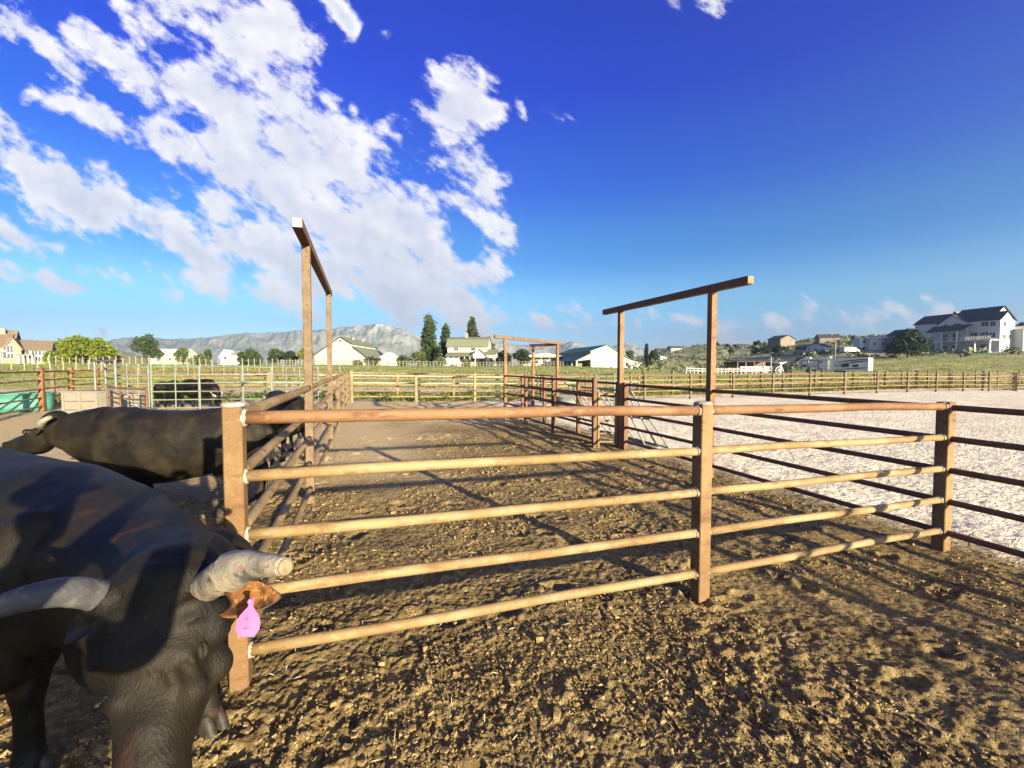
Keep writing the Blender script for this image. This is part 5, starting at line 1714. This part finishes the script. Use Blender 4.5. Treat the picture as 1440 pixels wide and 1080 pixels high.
# utility poles
for l, px, Z, yt in (('thin pole standing beside the open shelter roof', 1084, 82, 501), ('thin grey pole on the hillside below the brown crest house', 1174, 110, 480)):
    p = on_ground(px, Z); zt = at(px, yt, Z).z
    m = MB(); m.tube([(0, 0, -.2), (0, 0, zt - p.z)], .11, n=8); o = m.build('pole', M['wall_grey']); o.location = p; tag(o, l, 'pole')

# ------------------------------------------------------------------ field fences
def field_fence(label, a, b_, n, h, w, rails, mat, name='field_fence', rw=.05, jitter=.15):
    A = on_ground(*a); B = on_ground(*b_)
    r = empty(name, A); tag(r, label, 'fence')
    pm = MB(); pm.box((0, 0, h / 2 - .1), (w, w, h + .2)); pme = pm.mesh('post'); pme.materials.append(M[mat])
    rm = MB(); rm.box((.5, 0, 0), (1, 1, 1)); rme = rm.mesh('rail'); rme.materials.append(M[mat])
    P = []
    for i in range(n + 1):
        q = A.lerp(B, i / n); q.z = gz(q.x, q.y); P.append(q)
        o = bpy.data.objects.new('post', pme); col.objects.link(o); o.parent = r; o.location = q - A
        o.scale = (1, 1, 1 + random.uniform(-jitter, jitter)); o.rotation_euler = (random.uniform(-.03, .03), random.uniform(-.03, .03), .4)
    for i in range(n):
        d = P[i + 1] - P[i]
        for z in rails:
            o = bpy.data.objects.new('rail', rme); col.objects.link(o); o.parent = r
            o.location = P[i] - A + Vector((0, 0, z)); o.rotation_mode = 'QUATERNION'; o.rotation_quaternion = d.to_track_quat('X', 'Z'); o.scale = (d.length, .03, rw)
    return r


field_fence('row of pale wooden posts across the left field, nearest row', (-40, 46), (478, 50), 30, 1.25, .10, [1.0], 'wood_grey', rw=.02)
field_fence('row of pale wooden posts across the left field, farther row', (-30, 66), (440, 74), 52, 1.25, .12, [1.0], 'wood_grey', rw=.02)
field_fence('white board fence in front of the stepped roof barn', (395, 84), (560, 92), 22, 1.1, .12, [1.0, .6], 'wood_grey', rw=.07, jitter=.02)
field_fence('white picket fence in front of the gambrel house and round trees', (562, 90), (792, 94), 50, 1.1, .12, [1.0, .5], 'wood_grey', rw=.06, jitter=.05)
field_fence('white rail fence beyond the arena, left of the open shelter', (965, 78), (1085, 80), 22, 1.3, .13, [1.1, .7], 'trim', rw=.08, jitter=.05)
field_fence('short rusty posts across the field beyond the arena', (905, 37), (1430, 34), 12, 1.5, .16, [1.25], 'rust_old', rw=.05, jitter=.05)

# ------------------------------------------------------------------ left pens: rusty fence, grey panels, troughs
long_fence('left_fence', 'rusty pipe fence running away at the left edge, past the teal trough',
           [(-9.9, 13.6), (-10.35, 17.0), (-11.05, 20.4), (-11.8, 23.6), (-12.3, 26.6)], RAILS, .03, .14, M['rust'], [M['rust'], M['rust_tan']], 1.6, skip=(0,))
long_fence('left_fence', 'rusty pipe fence crossing behind the distant bulls',
           [(-12.3, 23.4), (-8.8, 23.0), (-5.2, 22.5), (-1.6, 22.0), (-.64, 21.9)], [1.42, 1.12, .8, .5], .035, .12, M['rust_old'], [M['rust'], M['rust_tan']], 1.5)


def panel(label, a, b_, h=1.65, mat='galv', nr=6, name='corral_panel', nv=1, r=.024, group=None):
    a = Vector(a); b_ = Vector(b_)
    f = empty(name, (a.x, a.y, gz(a.x, a.y))); tag(f, label, 'panel', group)
    ga, gb = gz(a.x, a.y), gz(b_.x, b_.y)
    for q, g in ((a, ga), (b_, gb)):
        rail((q.x, q.y, g + .05), (q.x, q.y, g + h + .02), r * 1.3, M[mat], f, name='upright')
    for i in range(nv):
        t = (i + 1) / (nv + 1); q = a.lerp(b_, t); g = ga + (gb - ga) * t
        rail((q.x, q.y, g + .12), (q.x, q.y, g + h), r * .9, M[mat], f, name='brace')
    for i in range(nr):
        z = .16 + (h - .18) * i / (nr - 1)
        rail((a.x, a.y, ga + z), (b_.x, b_.y, gb + z), r, M[mat], f)
    return f


def gp(px, Z):
    p = at(px, 515, Z); return (p.x, p.y)
panel('grey corral panel left of the double grey posts', gp(163, 15.0), gp(208, 15.3), mat='galv', nv=2)
panel('grey-green corral panel in front of the distant bulls', gp(212, 15.3), gp(279, 15.6), mat='greenpaint', nv=1)
panel('pale corral panel left of the capped post, right of the bulls', gp(280, 15.6), gp(340, 15.8), mat='galv', nv=0)
panel('pale corral panel just above the capped corner post', gp(341, 15.8), gp(381, 16.0), mat='greenpaint', nv=0)
panel('white corral panel seen left of the first tall post', gp(383, 18.0), gp(421, 18.2), mat='galv', nv=1)
panel('white corral panel seen behind the first tall post', gp(421, 18.2), gp(447, 18.4), mat='galv', nv=1)
# ladder-like grey gate frame
f = empty('gate_frame', (*gp(133, 14.6), 0)); tag(f, 'pale grey gate frame taller than the panels, with a ladder of rungs', 'gate frame')
A_, B_, C_ = [Vector((*gp(px, Z), 0)) for px, Z in ((133, 15.6), (162, 14.2), (148, 16.4))]
for q, h in ((A_, 1.95), (B_, 1.95), (C_, 1.9)): rail((q.x, q.y, 0), (q.x, q.y, h), .045, M['galv'], f, name='upright')
rail((A_.x, A_.y, 1.93), (B_.x, B_.y, 1.93), .035, M['galv'], f)
rail((C_.x, C_.y, 1.88), (B_.x, B_.y, 1.93), .03, M['galv'], f)
for i in range(6): rail((C_.x, C_.y, .2 + i * .28), (B_.x, B_.y, .2 + i * .28), .022, M['galv'], f)
panel('short grey panel inside the pen, low and slanting behind the bull', gp(150, 12.6), gp(205, 11.6), h=1.05, mat='rust_dark_shaded', nv=2, nr=4)

# teal water trough, feed bunk, tub, silver stock tank
M['teal'] = material('teal', [(0.0385, 0.154, 0.121), (0.055, 0.187, 0.1485)], scale=3, rough=.5, coords='object')
M['water'] = material('water', [(.03, .05, .05)], rough=.05)


def trough(label, p, L, W, H, mat, rz, name='water_trough', cat='trough'):
    r = empty(name, p, rz); tag(r, label, cat)
    n = 28; mb = MB(); vs = []; 
    def ring(k, z): return [(math.copysign(abs(math.cos(a)) ** .6, math.cos(a)) * L / 2 * k, math.copysign(abs(math.sin(a)) ** .6, math.sin(a)) * W / 2 * k, z) for a in [2 * math.pi * i / n for i in range(n)]]
    rings = [ring(.93, 0), ring(.96, H * .3), ring(.965, H * .34), ring(.98, H * .6), ring(.985, H * .64), ring(1.0, H * .95), ring(1.04, H * .96), ring(1.04, H), ring(.96, H), ring(.9, H * .15)]
    for q in rings: vs += q
    fs = [tuple(reversed(range(n)))]
    for j in range(len(rings) - 1):
        for i in range(n): fs.append((j * n + i, j * n + (i + 1) % n, (j + 1) * n + (i + 1) % n, (j + 1) * n + i))
    fs.append(tuple(range((len(rings) - 1) * n, len(rings) * n)))
    mb.add(vs, fs, True); mb.build('tub', M[mat], r)
    w = MB(); w.add(ring(.93, H * .8), [tuple(range(n))]); w.build('water', M['water'], r)
    return r


x, y = gp(22, 15.6); trough('teal water trough behind the left rusty fence', (x, y, gz(x, y)), 1.9, .9, .68, 'teal', .35)
x, y = gp(798, 18.5); trough('silver round stock tank near the distant overhead frames', (x, y, gz(x, y) + .02), 1.15, 1.05, .62, 'galv', 0, name='stock_tank', cat='stock tank')
x, y = gp(181, 16.0); trough('grey tub among the panels behind the dusty bull', (x, y, gz(x, y)), .9, .9, .6, 'wall_grey', 0, name='feed_tub', cat='tub')
x, y = gp(128, 13.2); r = empty('feed_bunk', (x, y, gz(x, y)), -YAW); tag(r, 'weathered pale wooden feed bunk behind the dusty bull', 'feed bunk')
for i in range(2):
    for j in range(3):
        m = MB(); m.box((-.45 + i * .9 * 0 + (j - 1) * .0, 0, 0), (.01, .01, .01))
for j in range(3):
    m = MB(); m.box((0, -.35, .22 + j * .26), (1.05, .03, .245)); m.build('board', M['wood_grey'], r)
    m = MB(); m.box((0, .35, .22 + j * .26), (1.05, .03, .245)); m.build('board', M['wood_grey'], r)
for s in (-1, 0, 1):
    m = MB(); m.box((s * .5, -.385, .45), (.06, .04, .9)); m.build('batten', M['wood_grey'], r)
m = MB(); m.box((0, 0, .89), (1.16, .78, .04)); m.build('lid', M['wood_grey'], r)
for s in (-1, 1):
    m = MB(); m.box((s * .54, 0, .44), (.03, .66, .86)); m.build('end_board', M['wood_grey'], r)

# galvanised panels leaning on the far side of the arena fence
for i, (dy, lean, lab) in enumerate(((0, .75, 'galvanised panel leaning on the arena fence, nearest of the leaning stack'), (.25, .62, 'galvanised panel leaning on the arena fence, middle of the leaning stack'),
                                     (.6, .5, 'galvanised panel leaning on the arena fence, inmost of the leaning stack'))):
    f = empty('loose_panel', (5.9, 8.9 + dy, gz(5.9, 9))); tag(f, lab, 'panel')
    def pt(t, s): return Vector((5.66 + .02 * i + lean * (1 - t), 8.2 + dy + s * 2.6 + (1 - t) * -.35, gz(6, 9) + .05 + 1.25 * t))
    for s in (0, .5, 1): rail(pt(0, s), pt(1, s), .022, M['galv'], f, name='upright')
    for t in (0, .5, 1): rail(pt(t, 0), pt(t, 1), .02, M['galv'], f)
M['redpaint'] = material('redpaint', [(.12, .04, .028), (.16, .06, .035)], scale=5, rough=.6)
panel('small red painted gate behind the dark chute posts', gp(817, 20.0), gp(829, 20.5), mat='redpaint', nv=0, nr=5, h=1.5)
panel('pale green painted panel seen left of the far tall post', gp(842, 18.0), gp(864, 17.4), mat='greenpaint', nv=1, nr=5, h=1.6)

# ------------------------------------------------------------------ mountains and air
def mountains(name, prof, Z0, Z1, mat, amp, seed):
    n = 420; m = 60
    pxs = np.linspace(prof[0][0], prof[-1][0], n)
    ys = np.interp(pxs, [p[0] for p in prof], [p[1] for p in prof])
    th = np.arctan((pxs - 720) / FPX)
    rows = []
    for j in range(m):
        t = j / (m - 1)
        Z = Z0 + (Z1 - Z0) * t
        top = (515 - ys) / FPX * Z1
        s = min(t / .75, 1.0); s2 = s ** 1.25 if t <= .75 else 1 - (t - .75) * 1.6
        X = (pxs - 720) / FPX * Z
        x = RX * X + FX * Z; y = RY * X + FY * Z
        rid = (0.5 - np.abs(perlin(pxs * .045 + seed + .002 * Z, np.full(n, Z * .012 + seed)))) * 1.0 + .5 * (0.5 - np.abs(perlin(pxs * .11 + seed, np.full(n, Z * .022))))
        h = top * s2 * (Z1 * .75 + Z0 * .25) / Z1
        z = EYE + h + amp * rid * top * s * (1 - .75 * s ** 6) + (0 if t > .02 else -80)
        z = np.where(t > .7, np.minimum(z, EYE + top * Z / Z1), z)
        rows.append(np.stack([x, y, z - 3], -1))
    co = np.concatenate(rows)
    i = (np.arange(m - 1) * n)[:, None]; jj = np.arange(n - 1)[None, :]
    q = np.stack([i + jj, i + jj + 1, i + n + jj + 1, i + n + jj], -1).reshape(-1, 4)
    tag(link(name, fast_mesh(name, co, quads=q, smooth=True), mat), kind='structure')


def mountain_material(snow):
    mt = bpy.data.materials.new('mountain'); mt.use_nodes = True
    nt = mt.node_tree; nt.nodes.clear(); N = NT(nt)
    P = N.node('ShaderNodeNewGeometry').outputs['Position']; z = N.sep(P)[2]
    n1 = N.noise(P, .011, 8, .65); n2 = N.noise(P, .05, 6, .7)
    c = N.mix(N.ramp(n1, .4, .6), (.17, .20, .17), (.31, .31, .27))
    c = N.mix(N.ramp(n2, .45, .65), c, (.22, .25, .22))
    if snow:
        s = N.m('MULTIPLY', N.ramp(z, 100, 142), N.ramp(N.noise(P, .035, 6, .75), .52, .60))
        c = N.mix(s, c, (.42, .44, .46))
    bs = N.node('ShaderNodeBsdfPrincipled'); N.put(bs.inputs['Base Color'], c); bs.inputs['Roughness'].default_value = 1; bs.inputs['Specular IOR Level'].default_value = 0
    b = N.node('ShaderNodeBump'); b.inputs['Strength'].default_value = 1; b.inputs['Distance'].default_value = 9
    N.put(b.inputs['Height'], N.noise(P, .022, 7, .65)); nt.links.new(b.outputs[0], bs.inputs['Normal'])
    o = N.node('ShaderNodeOutputMaterial'); nt.links.new(bs.outputs[0], o.inputs[0])
    return mt


mountains('mountains', [(60, 492), (120, 484), (150, 479), (175, 474), (205, 473), (240, 476), (290, 474), (335, 468), (380, 467), (420, 464), (455, 463), (490, 459), (530, 455), (545, 456), (570, 463), (600, 476), (620, 482), (650, 487), (680, 496), (720, 508)], 1150, 1500, mountain_material(True), .30, 3)
mountains('mountains', [(640, 500), (668, 480), (690, 471), (705, 478), (725, 484), (760, 484), (790, 484), (803, 479), (815, 481), (830, 488), (850, 492), (862, 486), (876, 480), (890, 483), (905, 489), (930, 492), (950, 489), (965, 488), (985, 493), (1010, 500)], 1350, 1640, mountain_material(False), .25, 9)

hz = MB(); hz.box((250, 650, 72), (3600, 2700, 236))
hm = bpy.data.materials.new('haze'); hm.use_nodes = True
hn = hm.node_tree; hn.nodes.clear()
pv = hn.nodes.new('ShaderNodeVolumePrincipled'); pv.inputs['Density'].default_value = HAZE; pv.inputs['Color'].default_value = (.66, .82, 1.0, 1); pv.inputs['Anisotropy'].default_value = 0.7
ho = hn.nodes.new('ShaderNodeOutputMaterial'); hn.links.new(pv.outputs[0], ho.inputs['Volume'])
o = hz.build('haze', hm); tag(o, kind='stuff')
o.location = (0, 0, 0)


# ------------------------------------------------------------------ the person taking the picture, just behind the lens
M['skin'] = material('skin', [(.45, .26, .17), (.52, .31, .21)], scale=12, rough=.6, coords='object')
M['shirt'] = material('shirt', [(.10, .14, .24), (.14, .18, .30)], scale=20, rough=.9, coords='object', bump=.3, bscale=60)
M['jeans'] = material('jeans', [(.035, .055, .11), (.06, .085, .15)], scale=25, rough=.95, coords='object')
M['felt'] = material('felt', [(.30, .22, .13), (.36, .27, .17)], scale=15, rough=.95, coords='object')
M['phone'] = material('phone', [(.015, .015, .017)], rough=.25)


def photographer():
    bx, by = -.33, -.50
    g = gz(bx, by)
    r = empty('person', (bx, by, g)); tag(r, 'person in a blue shirt, jeans and felt hat holding a phone up with both hands', 'person')
    yaw = math.radians(-22)
    R3 = Matrix.Rotation(yaw, 3, 'Z')
    def W(x, y, z): return R3 @ Vector((x, y, 0)) + Vector((0, 0, z))
    hand = Vector((-bx, -by - .045, EYE - g - .035))          # where the phone is, seen from the feet
    sh = [W(-.19, .02, 1.44), W(.19, .02, 1.44)]
    grip = [hand + Vector((-.115, -.02, -.03)), hand + Vector((.035, -.02, -.03))]
    mb = MB()
    loft(mb, [(W(0, 0, 1.05), .15, .10), (W(0, 0, 1.2), .155, .105), (W(0, 0, 1.36), .185, .115), (W(0, 0, 1.46), .14, .085), (W(0, .01, 1.54), .06, .058), (W(0, .02, 1.58), .056, .056)], side=W(1, 0, 0) - W(0, 0, 0), n=20)
    hc = W(0, .045, 1.70)
    ball(mb, hc, .10, scale=(.78, .98, 1.12), M3=R3); ball(mb, hc + W(0, .03, -.065), .066, scale=(.85, 1, .9), M3=R3)
    ball(mb, hc + W(0, .105, -.01), .018, scale=(.8, 1, 1.4), M3=R3)
    for s in (-1, 1): ball(mb, hc + W(s * .078, 0, -.01), .026, scale=(.4, .8, 1.2), M3=R3)
    for s, shp, gr in ((-1, sh[0], grip[0]), (1, sh[1], grip[1])):
        el = shp.lerp(gr, .5) + Vector((s * .05, 0, -.16))
        loft(mb, [(shp, .055, .058), (shp.lerp(el, .5), .046, .048), (el, .040, .042), (el.lerp(gr, .4), .040, .038), (el.lerp(gr, .85), .027, .025), (gr, .036, .018)], n=12)
        for k in range(4):
            z = .030 - k * .021
            f0 = gr + Vector((0, .01, z * .7)); f1 = gr + Vector((s * .014, .045, z)); f2 = gr + Vector((-s * .012, .052, z)); f3 = gr + Vector((-s * .030, .046, z))
            loft(mb, [(f0, .010, .010), (f1, .0092, .0092), (f2, .0085, .0085), (f3, .0075, .0075)], n=8, sub=2)
        loft(mb, [(gr + Vector((0, .0, -.01)), .012, .012), (gr + Vector((-s * .02, .012, .02)), .0105, .0105), (gr + Vector((-s * .036, .016, .034)), .009, .009)], n=8, sub=2)
    for s in (-1, 1):
        hp = W(s * .09, 0, .95); kn = W(s * .11, .02, .50); an = W(s * .12, 0, .10)
        loft(mb, [(hp, .085, .09), (hp.lerp(kn, .5), .072, .076), (kn, .052, .055), (kn.lerp(an, .35), .052, .055), (an, .036, .038)], side=W(1, 0, 0), n=12)
    loft(mb, [(W(0, 0, .90), .145, .105), (W(0, 0, 1.0), .15, .105), (W(0, 0, 1.1), .14, .095)], side=W(1, 0, 0), n=16)
    fuse(mb, 'body', .0075, 3, M['skin'], r)
    # shirt and trousers a little outside the body
    m = MB()
    loft(m, [(W(0, 0, .98), .172, .125), (W(0, 0, 1.1), .170, .122), (W(0, 0, 1.25), .18, .125), (W(0, 0, 1.38), .205, .13), (W(0, 0, 1.47), .15, .095), (W(0, .005, 1.51), .078, .072)], side=W(1, 0, 0), n=20)
    for s, shp, gr in ((-1, sh[0], grip[0]), (1, sh[1], grip[1])):
        el = shp.lerp(gr, .5) + Vector((s * .05, 0, -.16))
        loft(m, [(shp, .070, .074), (shp.lerp(el, .5), .060, .062), (el, .053, .054), (el.lerp(gr, .3), .051, .050), (el.lerp(gr, .72), .038, .037)], n=12)
    fuse(m, 'shirt', .011, 4, M['shirt'], r, wrinkle=.004)
    m = MB()
    for s in (-1, 1):
        hp = W(s * .09, 0, .96); kn = W(s * .11, .02, .50); an = W(s * .12, 0, .07)
        loft(m, [(hp, .103, .108), (hp.lerp(kn, .5), .086, .09), (kn, .068, .07), (kn.lerp(an, .4), .064, .067), (an, .060, .063)], side=W(1, 0, 0), n=14)
    loft(m, [(W(0, 0, .88), .165, .12), (W(0, 0, .97), .168, .118), (W(0, 0, 1.04), .162, .112)], side=W(1, 0, 0), n=16)
    fuse(m, 'trousers', .012, 4, M['jeans'], r, wrinkle=.003)
    for s in (-1, 1):
        m = MB(); loft(m, [(W(s * .12, -.09, .05), .04, .045), (W(s * .125, 0, .055), .046, .05), (W(s * .135, .12, .04), .05, .036), (W(s * .14, .19, .032), .038, .026)], side=W(1, 0, 0), n=14)
        loft(m, [(W(s * .12, -.03, .05), .045, .05), (W(s * .12, -.02, .16), .048, .052)], side=W(1, 0, 0), n=12)
        m.build('boot', M['shade_wood'], r)
    # hat
    m = MB(); vs = []; fs = []; n = 28
    prof = [(.165, 1.765), (.150, 1.752), (.098, 1.760), (.096, 1.80), (.090, 1.855), (.070, 1.875), (.0, 1.862)]
    for (rad, z) in prof:
        for i in range(n):
            a = 2 * math.pi * i / n; curl = .035 * (abs(math.cos(a)) ** 2) * max(0, rad - .1) / .06
            vs.append(W(rad * .92 * math.cos(a), .045 + rad * 1.08 * math.sin(a), z + curl))
    for j in range(len(prof) - 1):
        for i in range(n): fs.append((j * n + i, j * n + (i + 1) % n, (j + 1) * n + (i + 1) % n, (j + 1) * n + i))
    m.add(vs, fs, True)
    h = m.build('hat', M['felt'], r); so = h.modifiers.new('s', 'SOLIDIFY'); so.thickness = .005
    for s in (-1, 1):
        m = MB(); ball(m, hc + W(s * .03, .085, .012), .011, n=8); m.build('eye', M['eye'], r)
    m = MB(); loft(m, [(hc + W(-.022, .098, -.055), .004, .003), (hc + W(0, .103, -.056), .005, .004), (hc + W(.022, .098, -.055), .004, .003)], n=8); m.build('mouth', M['ear_in'], r)
    m = MB(); m.box((0, 0, 0), (.148, .008, .072)); ph = m.build('phone', M['phone'], bevel=.003)
    ph.location = (-.045, -.034, EYE - .012); ph.rotation_euler = (0, 0, 0); tag(ph, 'black phone held up in both hands by the person', 'phone')


photographer()
